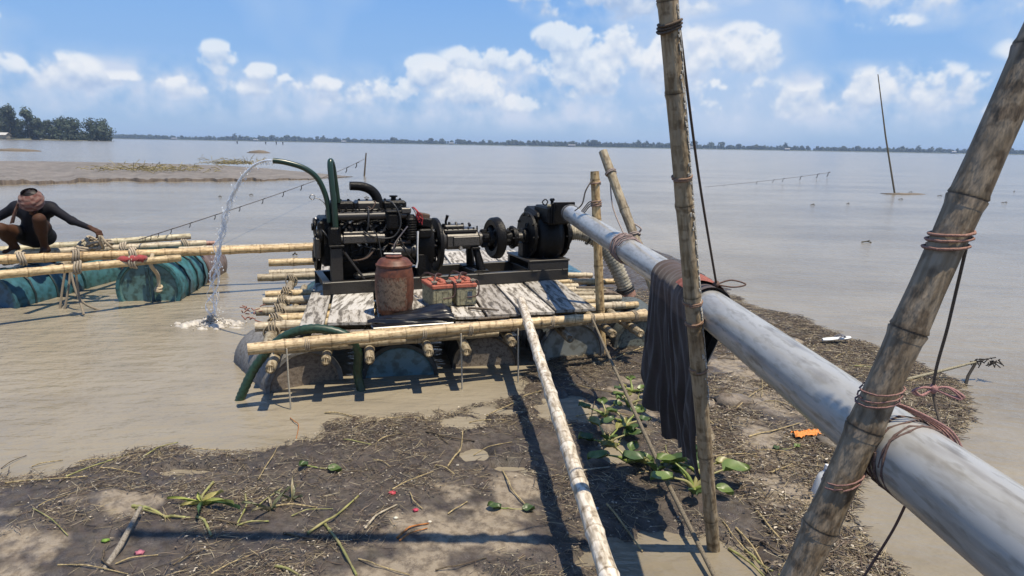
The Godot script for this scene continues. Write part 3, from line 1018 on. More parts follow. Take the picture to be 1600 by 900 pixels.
	for row in 3:
		for k in cuts.size() - 1:
			var v0: float = [0.0, 1.22, 2.24][row] + rng.randf_range(-0.02, 0.05)
			var v1: float = [1.2, 2.22, 3.25][row] + rng.randf_range(-0.05, 0.01)
			if row == 0 and k == 1: v1 = 0.42
			var um: float = (cuts[k] + cuts[k + 1]) * 0.5
			var g := Geo.new()
			var tone := rng.randf_range(0.36, 0.58)
			g.col = Color(tone, tone * 0.94, tone * 0.84) * 0.9
			var b := yaw * Basis(Vector3.FORWARD, rng.randf_range(-0.02, 0.02)) * Basis(Vector3.RIGHT, rng.randf_range(-0.012, 0.012))
			g.box(Vector3.ZERO, Vector3((cuts[k + 1] - cuts[k]) * 0.955 - 0.012, 0.028, v1 - v0), Basis(), 0.004)
			var save := off
			off = Vector3.ZERO
			var p := part("deck_plank", g, M.plank, o)
			off = save
			p.transform = Transform3D(b, deck(um, (v0 + v1) * 0.5, rng.randf_range(-0.016, -0.008)) - off)
	for e in [[0.375, 0.81, 0.36, 0.75, 0.02]]:
		var g := Geo.new()
		g.col = Color(0.52, 0.5, 0.46)
		g.box(deck(e[0], e[1], -0.012), Vector3(e[2] - 0.02, 0.028, e[3]), yaw, 0.004)
		part("deck_plank", g, M.plank, o)
	# broken board ends under the front edge
	for e in [[0.35, -0.05, 0.5, 0.03], [1.3, -0.07, 0.7, -0.05], [1.95, -0.05, 0.5, 0.04]]:
		var g := Geo.new()
		g.col = Color(0.2, 0.17, 0.14)
		g.box(deck(e[0], e[1], -0.055), Vector3(e[2], 0.025, 0.12), yaw * Basis(Vector3.UP, -0.1 + e[3]), 0.004)
		part("cross_board", g, M.plank, o)
	# lashings
	var g: Geo
	for e in [[-1.36, 0.425, -4.385], [-0.62, 0.43, -4.676], [-0.3, 0.432, -4.80], [0.3, 0.432, -5.038], [0.62, 0.43, -5.163], [0.98, 0.43, -5.305]]:
		g = Geo.new()
		g.col = Color(0.42, 0.36, 0.27)
		coil(g, Vector3(e[0], e[1], e[2]), Vector3(0.93, 0, -0.365), 0.041, 3, 0.035, 0.004)
		part("rope_lashing", g, M.rope, o)
	for e in [[-1.80, 0.35, -4.95], [-1.86, 0.35, -5.2], [-1.94, 0.35, -5.52], [-2.02, 0.35, -5.85], [-2.1, 0.35, -6.2], [-2.26, 0.35, -6.85]]:
		for d in [DU, DV]:
			g = Geo.new()
			g.col = Color(0.34, 0.29, 0.21)
			coil(g, Vector3(e[0], e[1] + (0.02 if d == DU else 0.0), e[2]), d, 0.052, 3, 0.06, 0.006)
			part("rope_lashing", g, M.rope, o)
	for e in [[-1.47, -4.34], [-0.36, -4.78], [0.05, -4.95]]:
		g = Geo.new()
		g.col = Color(0.5, 0.46, 0.38)
		g.tube([Vector3(e[0], 0.42, e[1] + 0.045), Vector3(e[0] + 0.005, 0.2, e[1] + 0.055), Vector3(e[0] + 0.01, -0.03, e[1] + 0.05)], 0.006, 6)
		part("hanging_cord", g, M.rope, o)
	# frayed rope end on a left-hand pole
	g = Geo.new()
	g.col = Color(0.34, 0.16, 0.12)
	for k in 26:
		var p := Vector3(-2.14, 0.36, -5.46) + Vector3(rng.randf_range(-0.08, 0.06), rng.randf_range(-0.05, 0.05), rng.randf_range(-0.06, 0.06))
		g.tube([p, p + Vector3(rng.randf_range(-0.05, 0.05), rng.randf_range(-0.03, 0.03), rng.randf_range(-0.05, 0.05))], 0.005, 5)
	part("frayed_rope", g, M.rope, o).set_meta("kind", "stuff")

# ---------------------------------------------------------------- engine, gearbox, coupling, pump (own axes: x along the skid, z towards the bank)
const SKID := Vector3(-1.63, 0.452, -5.757)
const SKID_TURN := 0.398
func machine(called: String, label: String, category: String) -> Node3D:
	var o := thing(called, label, category, SKID)
	o.rotation.y = SKID_TURN
	off = Vector3.ZERO
	return o
func bolts(g: Geo, a: Vector3, b: Vector3, n: int, d: Vector3, r := 0.009) -> void:
	for k in n:
		var p := a.lerp(b, float(k) / maxi(n - 1, 1))
		g.rod(p, p + d * 0.014, r, r, 6)
func disc(g: Geo, x0: float, x1: float, y: float, z: float, r: float, seg := 28, bev := 0.006) -> void:
	g.rod(Vector3(x0, y, z), Vector3(x1, y, z), r, r, seg, bev)

func machinery() -> void:
	var g: Geo
	var W := Color.WHITE
	# steel skid
	var o := machine("steel_skid", "long black channel-iron skid frame bolted on the deck under engine", "frame")
	for z in [0.0, -0.56]:
		g = Geo.new()
		g.box(Vector3(1.185, 0.055, z), Vector3(2.37, 0.108, 0.012), Basis(), 0.003)
		g.box(Vector3(1.185, 0.106, z - 0.025), Vector3(2.366, 0.01, 0.06), Basis(), 0.003)
		g.box(Vector3(1.185, 0.006, z - 0.025), Vector3(2.364, 0.01, 0.06), Basis(), 0.003)
		part("rail", g, M.greasy, o)
	for x in [0.04, 0.45, 1.0, 1.45, 2.0, 2.33]:
		g = Geo.new()
		g.box(Vector3(x, 0.104, -0.28), Vector3(0.06, 0.016, 0.60), Basis(), 0.003)
		g.box(Vector3(x, 0.06, -0.28), Vector3(0.012, 0.08, 0.52), Basis(), 0.003)
		part("cross_member", g, M.greasy, o)
	g = Geo.new()                                       # A-shaped bearer of the gearbox
	for z in [-0.12, -0.44]:
		g.tube([Vector3(1.50, 0.11, z), Vector3(1.46, 0.33, z * 0.6 - 0.11)], [0.045, 0.035], 4)
		g.box(Vector3(1.48, 0.118, z), Vector3(0.16, 0.012, 0.1), Basis(), 0.003)
	g.box(Vector3(1.45, 0.33, -0.28), Vector3(0.08, 0.02, 0.3), Basis(), 0.003)
	part("gearbox_bearer", g, M.oily, o)
	g = Geo.new()
	for z in [-0.02, -0.54]:
		g.box(Vector3(2.16, 0.15, z), Vector3(0.42, 0.08, 0.05), Basis(), 0.004)
		bolts(g, Vector3(2.0, 0.19, z), Vector3(2.32, 0.19, z), 3, Vector3.UP, 0.012)
	g.box(Vector3(2.16, 0.2, -0.28), Vector3(0.44, 0.02, 0.58), Basis(), 0.004)
	part("pump_seat", g, M.greasy, o)
	g = Geo.new()                                       # front stand of the engine
	g.box(Vector3(0.13, 0.25, -0.03), Vector3(0.10, 0.30, 0.014), Basis(), 0.003)
	for x in [0.085, 0.175]: g.box(Vector3(x, 0.25, -0.055), Vector3(0.012, 0.30, 0.05), Basis(), 0.003)
	g.tube([Vector3(0.2, 0.36, -0.03), Vector3(0.36, 0.12, -0.02)], 0.012, 6)
	part("engine_stand", g, M.greasy, o)
	g = Geo.new()
	g.col = Color(0.5, 0.52, 0.52)
	g.box(Vector3(0.46, 0.135, -0.12), Vector3(0.34, 0.05, 0.12), Basis(Vector3.UP, 0.15), 0.015)
	part("tool_tray", g, M.alloy, o)

	# engine
	o = machine("diesel_engine", "oily black six-cylinder diesel engine with curved exhaust elbow", "engine")
	g = Geo.new()
	g.box(Vector3(0.465, 0.43, -0.30), Vector3(0.73, 0.36, 0.30), Basis(), 0.02)
	for k in 6: g.box(Vector3(0.17 + k * 0.117, 0.43, -0.145), Vector3(0.05, 0.28, 0.03), Basis(), 0.012)
	g.box(Vector3(0.465, 0.30, -0.145), Vector3(0.70, 0.035, 0.03), Basis(), 0.008)
	part("engine_block", g, M.oily, o)
	g = Geo.new()
	var rows := []
	for e in [[0.26, 0.135], [0.16, 0.125], [0.11, 0.10], [0.085, 0.06]]:
		rows.append([Vector3(0.12, e[0], -0.3 + e[1]), Vector3(0.80, e[0], -0.3 + e[1]), Vector3(0.80, e[0], -0.3 - e[1]), Vector3(0.12, e[0], -0.3 - e[1])])
	g.grid(rows, true)
	g.box(Vector3(0.46, 0.262, -0.3), Vector3(0.72, 0.016, 0.32), Basis(), 0.004)
	part("oil_pan", g, M.oily, o)
	g = Geo.new()
	g.box(Vector3(0.46, 0.655, -0.30), Vector3(0.72, 0.095, 0.29), Basis(), 0.008)
	bolts(g, Vector3(0.13, 0.70, -0.165), Vector3(0.80, 0.70, -0.165), 13, Vector3.UP, 0.011)
	for k in 6: g.rod(Vector3(0.17 + k * 0.117, 0.655, -0.155), Vector3(0.17 + k * 0.117, 0.655, -0.115), 0.03, 0.026, 10)
	part("cylinder_head", g, M.oily, o)
	for k in 3:
		g = Geo.new()
		g.box(Vector3(0.22 + k * 0.235, 0.745, -0.31), Vector3(0.222, 0.085, 0.2), Basis(), 0.02)
		g.box(Vector3(0.22 + k * 0.235, 0.71, -0.31), Vector3(0.228, 0.014, 0.23), Basis(), 0.004)
		for e in 3: g.rod(Vector3(0.15 + k * 0.235 + e * 0.07, 0.785, -0.31), Vector3(0.15 + k * 0.235 + e * 0.07, 0.802, -0.31), 0.013, 0.01, 8)
		for e in 4: bolts(g, Vector3(0.13 + k * 0.235 + e * 0.06, 0.717, -0.2), Vector3(0.13 + k * 0.235 + e * 0.06, 0.717, -0.2), 1, Vector3.UP, 0.009)
		part("rocker_cover", g, M.greasy if k == 1 else M.oily, o)
	g = Geo.new()
	g.rod(Vector3(0.70, 0.78, -0.31), Vector3(0.70, 0.815, -0.31), 0.024, 0.024, 12)
	g.rod(Vector3(0.70, 0.815, -0.31), Vector3(0.70, 0.828, -0.31), 0.04, 0.04, 12, 0.004)
	part("filler_cap", g, M.oily, o)
	g = Geo.new()
	g.tube([Vector3(0.16, 0.668, -0.09), Vector3(0.76, 0.668, -0.09)], 0.036, 10)
	for k in 6: g.box(Vector3(0.17 + k * 0.117, 0.664, -0.12), Vector3(0.07, 0.06, 0.03), Basis(), 0.008)
	for k in 5: g.col = W; g.rod(Vector3(0.2 + k * 0.115, 0.70, -0.085), Vector3(0.21 + k * 0.115, 0.715, -0.085), 0.014, 0.012, 8)
	part("manifold", g, M.greasy, o)
	g = Geo.new()
	var ex := smooth([Vector3(0.55, 0.68, -0.26), Vector3(0.548, 0.76, -0.26), Vector3(0.53, 0.83, -0.26), Vector3(0.48, 0.885, -0.26), Vector3(0.40, 0.915, -0.26), Vector3(0.30, 0.92, -0.26)], 6)
	var er := []
	for k in ex.size(): er.append(0.048 - 0.010 * k / ex.size())
	g.tube(ex, er, 18, false)
	g.tube([ex[-1], ex[-1] + Vector3(0.05, 0, 0)], [0.037, 0.03], 18, true)
	g.lathe([Vector2(0.07, 0), Vector2(0.07, 0.016), Vector2(0.048, 0.017)], Transform3D(Basis(), Vector3(0.55, 0.70, -0.26)), 16)
	part("exhaust_elbow", g, M.oily, o)
	g = Geo.new()                                       # injection pump with six pipes
	g.box(Vector3(0.34, 0.47, -0.09), Vector3(0.30, 0.075, 0.09), Basis(), 0.01)
	g.box(Vector3(0.34, 0.52, -0.09), Vector3(0.28, 0.03, 0.06), Basis(), 0.006)
	g.rod(Vector3(0.49, 0.47, -0.09), Vector3(0.56, 0.47, -0.09), 0.05, 0.045, 14, 0.006)
	g.rod(Vector3(0.13, 0.47, -0.09), Vector3(0.19, 0.47, -0.09), 0.055, 0.05, 14, 0.006)
	for k in 6: g.rod(Vector3(0.225 + k * 0.046, 0.53, -0.09), Vector3(0.225 + k * 0.046, 0.565, -0.09), 0.013, 0.01, 8)
	var ip := part("injection_pump", g, M.alloy, o)
	for k in 6:
		g = Geo.new()
		wire(g, [Vector3(0.225 + k * 0.046, 0.565, -0.09), Vector3(0.225 + k * 0.046, 0.61, -0.07), Vector3(0.19 + k * 0.1, 0.63, -0.06), Vector3(0.17 + k * 0.117, 0.645, -0.11)], 0.0045)
		part("fuel_line", g, M.oily, ip)
	g = Geo.new()
	g.box(Vector3(0.64, 0.62, -0.08), Vector3(0.13, 0.15, 0.1), Basis(), 0.02)
	g.box(Vector3(0.64, 0.705, -0.08), Vector3(0.14, 0.02, 0.11), Basis(), 0.005)
	part("fuel_tank_cup", g, M.oily, o)
	g = Geo.new()
	g.box(Vector3(0.755, 0.71, -0.1), Vector3(0.09, 0.05, 0.1), Basis(), 0.008)
	part("air_cleaner_box", g, M.alloy, o)
	g = Geo.new()                                       # spin-on filter with ribs
	var prof := [Vector2(0, 0.44), Vector2(0.045, 0.44), Vector2(0.05, 0.45)]
	for k in 8:
		prof.append_array([Vector2(0.05, 0.455 + k * 0.022), Vector2(0.056, 0.461 + k * 0.022), Vector2(0.056, 0.469 + k * 0.022), Vector2(0.05, 0.474 + k * 0.022)])
	prof.append_array([Vector2(0.046, 0.64), Vector2(0.03, 0.665), Vector2(0, 0.668)])
	g.lathe(prof, Transform3D(Basis(), Vector3(0.80, 0.01, -0.075)), 20)
	part("oil_filter", g, M.oily, o)
	g = Geo.new()
	disc(g, 0.62, 0.80, 0.345, -0.10, 0.055, 20, 0.008)
	disc(g, 0.68, 0.80, 0.425, -0.105, 0.03, 14, 0.005)
	disc(g, 0.80, 0.84, 0.345, -0.10, 0.065, 20, 0.004)
	part("starter_motor", g, M.greasy, o)
	g = Geo.new()
	g.box(Vector3(0.07, 0.44, -0.30), Vector3(0.10, 0.42, 0.36), Basis(), 0.02)
	g.box(Vector3(0.02, 0.56, -0.16), Vector3(0.05, 0.13, 0.1), Basis(), 0.015)
	g.box(Vector3(0.12, 0.50, -0.05), Vector3(0.11, 0.16, 0.06), Basis(), 0.012)
	g.box(Vector3(0.13, 0.42, -0.03), Vector3(0.13, 0.02, 0.07), Basis(), 0.004)
	bolts(g, Vector3(0.08, 0.58, -0.02), Vector3(0.16, 0.58, -0.02), 2, Vector3.BACK, 0.012)
	part("timing_case", g, M.oily, o)
	for e in [[0.30, 0.13, -0.30], [0.56, 0.08, -0.30], [0.50, 0.06, -0.12]]:
		g = Geo.new()
		g.lathe([Vector2(0, 0.0), Vector2(e[1], 0.0), Vector2(e[1], 0.012), Vector2(e[1] * 0.9, 0.02), Vector2(e[1], 0.03), Vector2(e[1], 0.042), Vector2(e[1] * 0.4, 0.043), Vector2(e[1] * 0.4, 0.06), Vector2(0, 0.06)], Transform3D(Basis(Vector3.BACK, PI / 2), Vector3(0.02, e[0], e[2])), 28)
		part("pulley", g, M.oily, o)
	g = Geo.new()
	g.tube([Vector3(0.0, 0.30, -0.17), Vector3(0.0, 0.56, -0.22), Vector3(0.0, 0.635, -0.30), Vector3(0.0, 0.56, -0.38), Vector3(0.0, 0.30, -0.43), Vector3(0.0, 0.17, -0.3), Vector3(0.0, 0.30, -0.17)], 0.009, 6)
	part("fan_belt", g, M.rubber, o)
	g = Geo.new()
	g.col = Color(1.4, 1.6, 1.5)
	g.box(Vector3(-0.02, 0.40, -0.12), Vector3(0.05, 0.19, 0.12), Basis(), 0.014)
	part("front_guard", g, M.greasy, o)
	g = Geo.new()                                       # bell housing: flared, bolted, open below
	g.lathe([Vector2(0.05, 0.0), Vector2(0.19, 0.0), Vector2(0.20, 0.02), Vector2(0.225, 0.12), Vector2(0.26, 0.15), Vector2(0.265, 0.18), Vector2(0.235, 0.185), Vector2(0.1, 0.19)], Transform3D(Basis(Vector3.BACK, -PI / 2), Vector3(0.83, 0.385, -0.30)), 30)
	g.box(Vector3(0.93, 0.60, -0.14), Vector3(0.14, 0.09, 0.16), Basis(Vector3.BACK, -0.2), 0.015)
	g.box(Vector3(0.93, 0.50, -0.08), Vector3(0.12, 0.08, 0.06), Basis(), 0.012)
	g.box(Vector3(0.93, 0.20, -0.12), Vector3(0.14, 0.22, 0.05), Basis(), 0.012)
	for k in 12:
		var a := TAU * k / 12.0
		g.rod(Vector3(1.01, 0.385 + sin(a) * 0.247, -0.3 + cos(a) * 0.247), Vector3(1.03, 0.385 + sin(a) * 0.247, -0.3 + cos(a) * 0.247), 0.011, 0.011, 6)
	part("bell_housing", g, M.oily, o)
	g = Geo.new()
	g.col = Color(1.5, 1.0, 0.9)
	g.box(Vector3(0.93, 0.655, -0.12), Vector3(0.10, 0.05, 0.1), Basis(Vector3.BACK, -0.2), 0.01)
	part("solenoid_cover", g, M.rusty, o)
	g = Geo.new()                                       # flywheel ring behind the bell
	g.lathe([Vector2(0.17, 0.0), Vector2(0.25, 0.0), Vector2(0.255, 0.006), Vector2(0.255, 0.03), Vector2(0.25, 0.036), Vector2(0.17, 0.036), Vector2(0.17, 0.0)], Transform3D(Basis(Vector3.BACK, -PI / 2), Vector3(1.075, 0.36, -0.30)), 36)
	for k in 6:
		var a := TAU * k / 6.0 + 0.3
		g.tube([Vector3(1.093, 0.36, -0.3), Vector3(1.093, 0.36 + sin(a) * 0.18, -0.3 + cos(a) * 0.18)], 0.02, 6)
	disc(g, 1.0, 1.14, 0.36, -0.30, 0.06)
	part("flywheel", g, M.oily, o)
	g = Geo.new()
	wire(g, [Vector3(0.60, 0.79, -0.2), Vector3(0.64, 0.775, -0.06), Vector3(0.685, 0.68, -0.02), Vector3(0.69, 0.58, -0.01), Vector3(0.63, 0.49, -0.01), Vector3(0.53, 0.475, -0.02), Vector3(0.43, 0.50, -0.03), Vector3(0.37, 0.54, -0.05)], 0.007, 7)
	g.tube(smooth([Vector3(0.45, 0.55, -0.03), Vector3(0.49, 0.48, -0.02), Vector3(0.51, 0.36, -0.015), Vector3(0.53, 0.22, -0.01)]), 0.006, 6)
	part("cable", g, M.rubber_dark, o)
	g = Geo.new()
	for k in 8:
		var q := Vector3(0.82 + rng.randf_range(-0.01, 0.02), 0.74, -0.08)
		wire(g, [q, q + Vector3(0.03, -0.04, rng.randf_range(-0.02, 0.05)), q + Vector3(rng.randf_range(0.02, 0.07), -0.08, rng.randf_range(0, 0.05)), q + Vector3(rng.randf_range(0.03, 0.08), rng.randf_range(-0.16, -0.10), 0.03)], 0.004, 5, 5)
	part("red_wires", g, M.red_wire, o)
	g = Geo.new()
	wire(g, [Vector3(0.09, 0.68, -0.12), Vector3(0.06, 0.77, -0.1), Vector3(0.02, 0.815, -0.1), Vector3(-0.02, 0.83, -0.1)], 0.004)
	coil(g, Vector3(-0.045, 0.838, -0.1), Vector3(0, 0, 1), 0.018, 1, 0.002, 0.004)
	part("dipstick", g, M.bare, o)
	g = Geo.new()
	g.tube([Vector3(0.845, 0.53, 0.0), Vector3(0.838, 0.40, 0.01), Vector3(0.84, 0.26, 0.0), Vector3(0.825, 0.20, 0.0)], [0.010, 0.007, 0.007, 0.011], 7)
	part("drain_tube", g, M.white_part, o)
	# small bright fittings the photo shows along the block
	for k in 14:
		g = Geo.new()
		var q := Vector3(rng.randf_range(0.12, 0.75), rng.randf_range(0.35, 0.76), -0.07)
		var e := Vector3(rng.randf_range(-0.2, 0.25), rng.randf_range(-0.22, 0.1), 0.0)
		wire(g, [q - Vector3(0, 0, 0.06), q, q + e * 0.4 + Vector3(0, -0.03, rng.randf_range(0, 0.03)), q + e, q + e - Vector3(0, 0, 0.06)], rng.randf_range(0.004, 0.009), 6, 6)
		part("engine_pipe", g, [M.oily, M.greasy, M.rubber_dark, M.rusty][k % 4], o)
	for k in 60:
		g = Geo.new()
		var p := Vector3(rng.randf_range(0.14, 0.80), rng.randf_range(0.30, 0.70), rng.randf_range(-0.125, -0.105))
		match k % 3:
			0: g.rod(p, p + Vector3(0, 0, 0.05), 0.014, 0.012, 6)
			1: g.box(p + Vector3(0, 0, 0.02), Vector3(0.05, 0.022, 0.03), Basis(Vector3.BACK, rng.randf()), 0.004)
			2: g.tube([p, p + Vector3(0.02, 0.01, 0.03), p + Vector3(rng.randf_range(-0.12, 0.12), rng.randf_range(-0.08, 0.05), 0.035)], 0.007, 6)
		part("fitting", g, [M.oily, M.alloy, M.greasy, M.oily, M.bare][k % 5], o)

	# gearbox
	o = machine("gearbox", "grey cast gearbox with gear lever between engine and coupling", "gearbox")
	g = Geo.new()
	g.box(Vector3(1.33, 0.40, -0.28), Vector3(0.36, 0.16, 0.22), Basis(), 0.03)
	g.box(Vector3(1.36, 0.40, -0.165), Vector3(0.26, 0.09, 0.02), Basis(), 0.01)
	g.rod(Vector3(1.12, 0.41, -0.28), Vector3(1.18, 0.41, -0.28), 0.13, 0.10, 22, 0.008)
	disc(g, 1.50, 1.545, 0.40, -0.28, 0.07)
	part("casing", g, M.alloy, o)
	g = Geo.new()
	g.box(Vector3(1.31, 0.495, -0.28), Vector3(0.33, 0.035, 0.2), Basis(), 0.008)
	g.box(Vector3(1.26, 0.53, -0.28), Vector3(0.2, 0.04, 0.13), Basis(), 0.012)
	for k in 6: g.rod(Vector3(1.18 + k * 0.052, 0.51, -0.19), Vector3(1.18 + k * 0.052, 0.527, -0.19), 0.010, 0.010, 6)
	for k in 4: g.rod(Vector3(1.22 + k * 0.065, 0.54, -0.26 + (k % 2) * 0.03), Vector3(1.22 + k * 0.065, 0.575 - 0.006 * k, -0.26), 0.016, 0.012, 8)
	g.rod(Vector3(1.50, 0.47, -0.26), Vector3(1.50, 0.53, -0.26), 0.01, 0.008, 8)
	part("top_cover", g, M.greasy, o)
	g = Geo.new()
	g.tube([Vector3(1.19, 0.53, -0.26), Vector3(1.185, 0.58, -0.26), Vector3(1.20, 0.64, -0.25)], [0.012, 0.012, 0.016], 8)
	g.rod(Vector3(1.17, 0.53, -0.26), Vector3(1.17, 0.56, -0.26), 0.03, 0.02, 10)
	part("gear_lever", g, M.oily, o)
	g = Geo.new()
	g.rod(Vector3(1.30, 0.335, -0.165), Vector3(1.30, 0.335, -0.14), 0.022, 0.018, 8)
	part("drain_plug", g, M.bare, o)

	# wheel coupling and shaft
	o = machine("drive_coupling", "black spoked coupling wheel on the shaft between gearbox and pump", "coupling")
	g = Geo.new()
	var c := Vector3(1.69, 0.405, -0.27)
	var tilt := Basis(Vector3.UP, 0.06) * Basis(Vector3.BACK, -PI / 2)
	g.lathe([Vector2(0.13, -0.04), Vector2(0.18, -0.05), Vector2(0.20, -0.03), Vector2(0.205, 0.03), Vector2(0.18, 0.05), Vector2(0.13, 0.04), Vector2(0.13, -0.04)], Transform3D(tilt, c), 32)
	part("rim", g, M.oily, o)
	for k in 4:
		g = Geo.new()
		var a := TAU * k / 4.0 + 0.78
		var d := tilt * Vector3(cos(a), 0, sin(a))
		g.tube([c, c + d * 0.135], [0.05, 0.038], 6)
		part("spoke", g, M.oily, o)
	g = Geo.new()
	disc(g, 1.54, 1.80, 0.405, -0.27, 0.032)
	g.rod(c - tilt * Vector3(0, 0.07, 0), c + tilt * Vector3(0, 0.07, 0), 0.07, 0.07, 18, 0.006)
	part("hub", g, M.greasy, o)
	g = Geo.new()
	disc(g, 1.80, 1.86, 0.405, -0.27, 0.07)
	disc(g, 1.86, 1.885, 0.405, -0.27, 0.115)
	disc(g, 1.89, 1.91, 0.405, -0.27, 0.10)
	for k in 6:
		var a := TAU * k / 6.0
		g.rod(Vector3(1.84, 0.405 + sin(a) * 0.09, -0.27 + cos(a) * 0.09), Vector3(1.925, 0.405 + sin(a) * 0.09, -0.27 + cos(a) * 0.09), 0.012, 0.012, 6)
	part("flange", g, M.oily, o)
	for e in [[1.575, 0.3], [1.80, 1.1]]:
		g = Geo.new()
		for k in 4:
			var a: float = TAU * k / 4.0 + e[1]
			g.box(Vector3(e[0], 0.405 + sin(a) * 0.06, -0.27 + cos(a) * 0.06), Vector3(0.07, 0.05, 0.06), Basis(Vector3.RIGHT, -a), 0.012)
		disc(g, e[0] - 0.05, e[0] + 0.05, 0.405, -0.27, 0.05)
		part("yoke", g, M.oily, o)
	g = Geo.new()
	disc(g, 1.90, 2.05, 0.405, -0.27, 0.045)
	part("shaft", g, M.alloy, o)

	# pump
	o = machine("sand_pump", "big black volute dredging pump at the end of the skid", "pump")
	g = Geo.new()
	disc(g, 1.98, 2.10, 0.405, -0.27, 0.09, 22, 0.01)
	g.box(Vector3(2.03, 0.28, -0.27), Vector3(0.13, 0.16, 0.14), Basis(), 0.015)
	g.rod(Vector3(2.03, 0.48, -0.27), Vector3(2.03, 0.54, -0.27), 0.03, 0.018, 10)
	g.tube([Vector3(2.0, 0.50, -0.22), Vector3(2.04, 0.58, -0.22)], 0.008, 6)
	part("bearing_house", g, M.oily, o)
	g = Geo.new()                                       # spiral casing
	rows = []
	for k in 41:
		var f := k / 40.0
		var a := -0.25 + f * (TAU - 0.35)
		var R := 0.215 + 0.09 * f
		var row := []
		for e in [[0.0, 0.17], [0.55, 0.165], [0.86, 0.125], [1.0, 0.05], [1.0, -0.05], [0.86, -0.125], [0.55, -0.165], [0.0, -0.17]]:
			row.append(Vector3(2.215 + e[1], 0.42 + sin(a) * R * e[0], -0.27 - cos(a) * R * e[0]))
		rows.append(row)
	g.grid(rows)
	g.box(Vector3(2.215, 0.28, -0.27), Vector3(0.2, 0.17, 0.36), Basis(), 0.02)
	part("volute", g, M.oily, o)
	g = Geo.new()
	for x in [2.035, 2.395]:
		disc(g, x - 0.014, x + 0.014, 0.42, -0.27, 0.235, 30, 0.004)
		for k in 10:
			var a := TAU * k / 10.0
			g.rod(Vector3(x - 0.028, 0.42 + sin(a) * 0.21, -0.27 + cos(a) * 0.21), Vector3(x + 0.028, 0.42 + sin(a) * 0.21, -0.27 + cos(a) * 0.21), 0.013, 0.013, 6)
	part("cover_plate", g, M.oily, o)
	g = Geo.new()
	g.box(Vector3(2.235, 0.64, -0.13), Vector3(0.24, 0.17, 0.34), Basis(), 0.02)
	g.box(Vector3(2.2, 0.60, -0.28), Vector3(0.30, 0.16, 0.3), Basis(Vector3.RIGHT, 0.2), 0.03)
	g.box(Vector3(2.25, 0.665, 0.05), Vector3(0.22, 0.20, 0.024), Basis(), 0.004)
	g.box(Vector3(2.262, 0.675, 0.082), Vector3(0.22, 0.20, 0.024), Basis(), 0.004)
	for sx in [-0.085, 0.085]:
		for sy in [-0.075, 0.075]: g.rod(Vector3(2.256 + sx, 0.67 + sy, 0.03), Vector3(2.256 + sx, 0.67 + sy, 0.11), 0.011, 0.011, 6)
	part("outlet_duct", g, M.oily, o)
	g = Geo.new()
	disc(g, 2.40, 2.47, 0.42, -0.27, 0.09)
	disc(g, 2.47, 2.49, 0.42, -0.27, 0.12)
	part("suction_neck", g, M.oily, o)
	g = Geo.new()
	g.col = Color(0.32, 0.30, 0.22)
	g.tube([Vector3(2.12, 0.735, 0.0), Vector3(2.30, 0.722, 0.08), Vector3(2.42, 0.70, 0.10)], 0.016, 6)
	part("top_strap", g, M.wood, o)
	g = Geo.new()
	g.tube([Vector3(2.2, 0.735, -0.06), Vector3(2.2, 0.785, -0.06)], 0.016, 8)
	g.tube([Vector3(2.2, 0.785, -0.09), Vector3(2.2, 0.79, -0.03)], 0.014, 8)
	coil(g, Vector3(2.12, 0.765, -0.05), Vector3(0, 0, 1), 0.022, 1, 0.002, 0.006)
	part("priming_plug", g, M.oily, o)

	# corrugated suction hose, down into the mud
	var x := Transform3D(Basis(Vector3.UP, SKID_TURN), SKID)
	var ctl := [Vector3(2.47, 0.42, -0.27), Vector3(2.56, 0.435, -0.24), Vector3(2.70, 0.40, -0.18), Vector3(2.83, 0.30, -0.12), Vector3(2.93, 0.14, -0.07), Vector3(3.02, -0.06, -0.03), Vector3(3.08, -0.22, 0.0)]
	for k in ctl.size(): ctl[k] = x * ctl[k]
	var at: Vector3 = ctl[-1]
	o = thing("suction_hose", "ribbed cream suction hose curving from the pump down into the mud", "hose", at)
	g = Geo.new()
	var pts := smooth(ctl, 26)
	var rad := []
	var cols := []
	for k in pts.size():
		rad.append(0.074 + 0.009 * sin(k * TAU / 4.0))
		var cc := Color(0.50, 0.46, 0.36) * (0.55 if k % 4 == 3 else rng.randf_range(0.8, 1.1))
		cc.a = 1.0
		cols.append(cc)
	g.tube(pts, rad, 20, true, cols)
	part("ribbed_wall", g, M.drum_dirty, o)
	g = Geo.new()
	g.col = Color(0.03, 0.03, 0.03)
	coil(g, pts[-14], pts[-14] - pts[-16], 0.086, 4, 0.05, 0.008)
	coil(g, pts[52], pts[52] - pts[50], 0.084, 1.2, 0.02, 0.007)
	part("binding", g, M.rubber, o)
	g = Geo.new()
	g.col = Color(0.35, 0.2, 0.15)
	g.tube([pts[-9], pts[-1] + (pts[-1] - pts[-4]) * 0.8], 0.088, 20)
	part("foot_sleeve", g, M.drum_dirty, o)

	# green cooling hoses
	ctl = [Vector3(0.09, 0.62, -0.10), Vector3(0.085, 0.74, -0.10), Vector3(0.06, 0.87, -0.10), Vector3(0.0, 1.0, -0.10), Vector3(-0.10, 1.08, -0.11), Vector3(-0.24, 1.125, -0.12), Vector3(-0.345, 1.14, -0.13)]
	for k in ctl.size(): ctl[k] = x * ctl[k]
	g = Geo.new()
	pts = smooth(ctl, 8)
	g.tube(pts, 0.023, 14)
	solo("outlet_hose", g, M.hose, "dark green hose arching left from the engine, spouting water", "hose", ctl[0])
	ctl = [Vector3(0.135, 0.55, -0.06), Vector3(0.13, 0.75, -0.06), Vector3(0.118, 0.95, -0.07), Vector3(0.112, 1.09, -0.09), Vector3(0.122, 1.14, -0.12), Vector3(0.143, 1.09, -0.16), Vector3(0.165, 0.95, -0.2), Vector3(0.185, 0.78, -0.22)]
	for k in ctl.size(): ctl[k] = x * ctl[k]
	g = Geo.new()
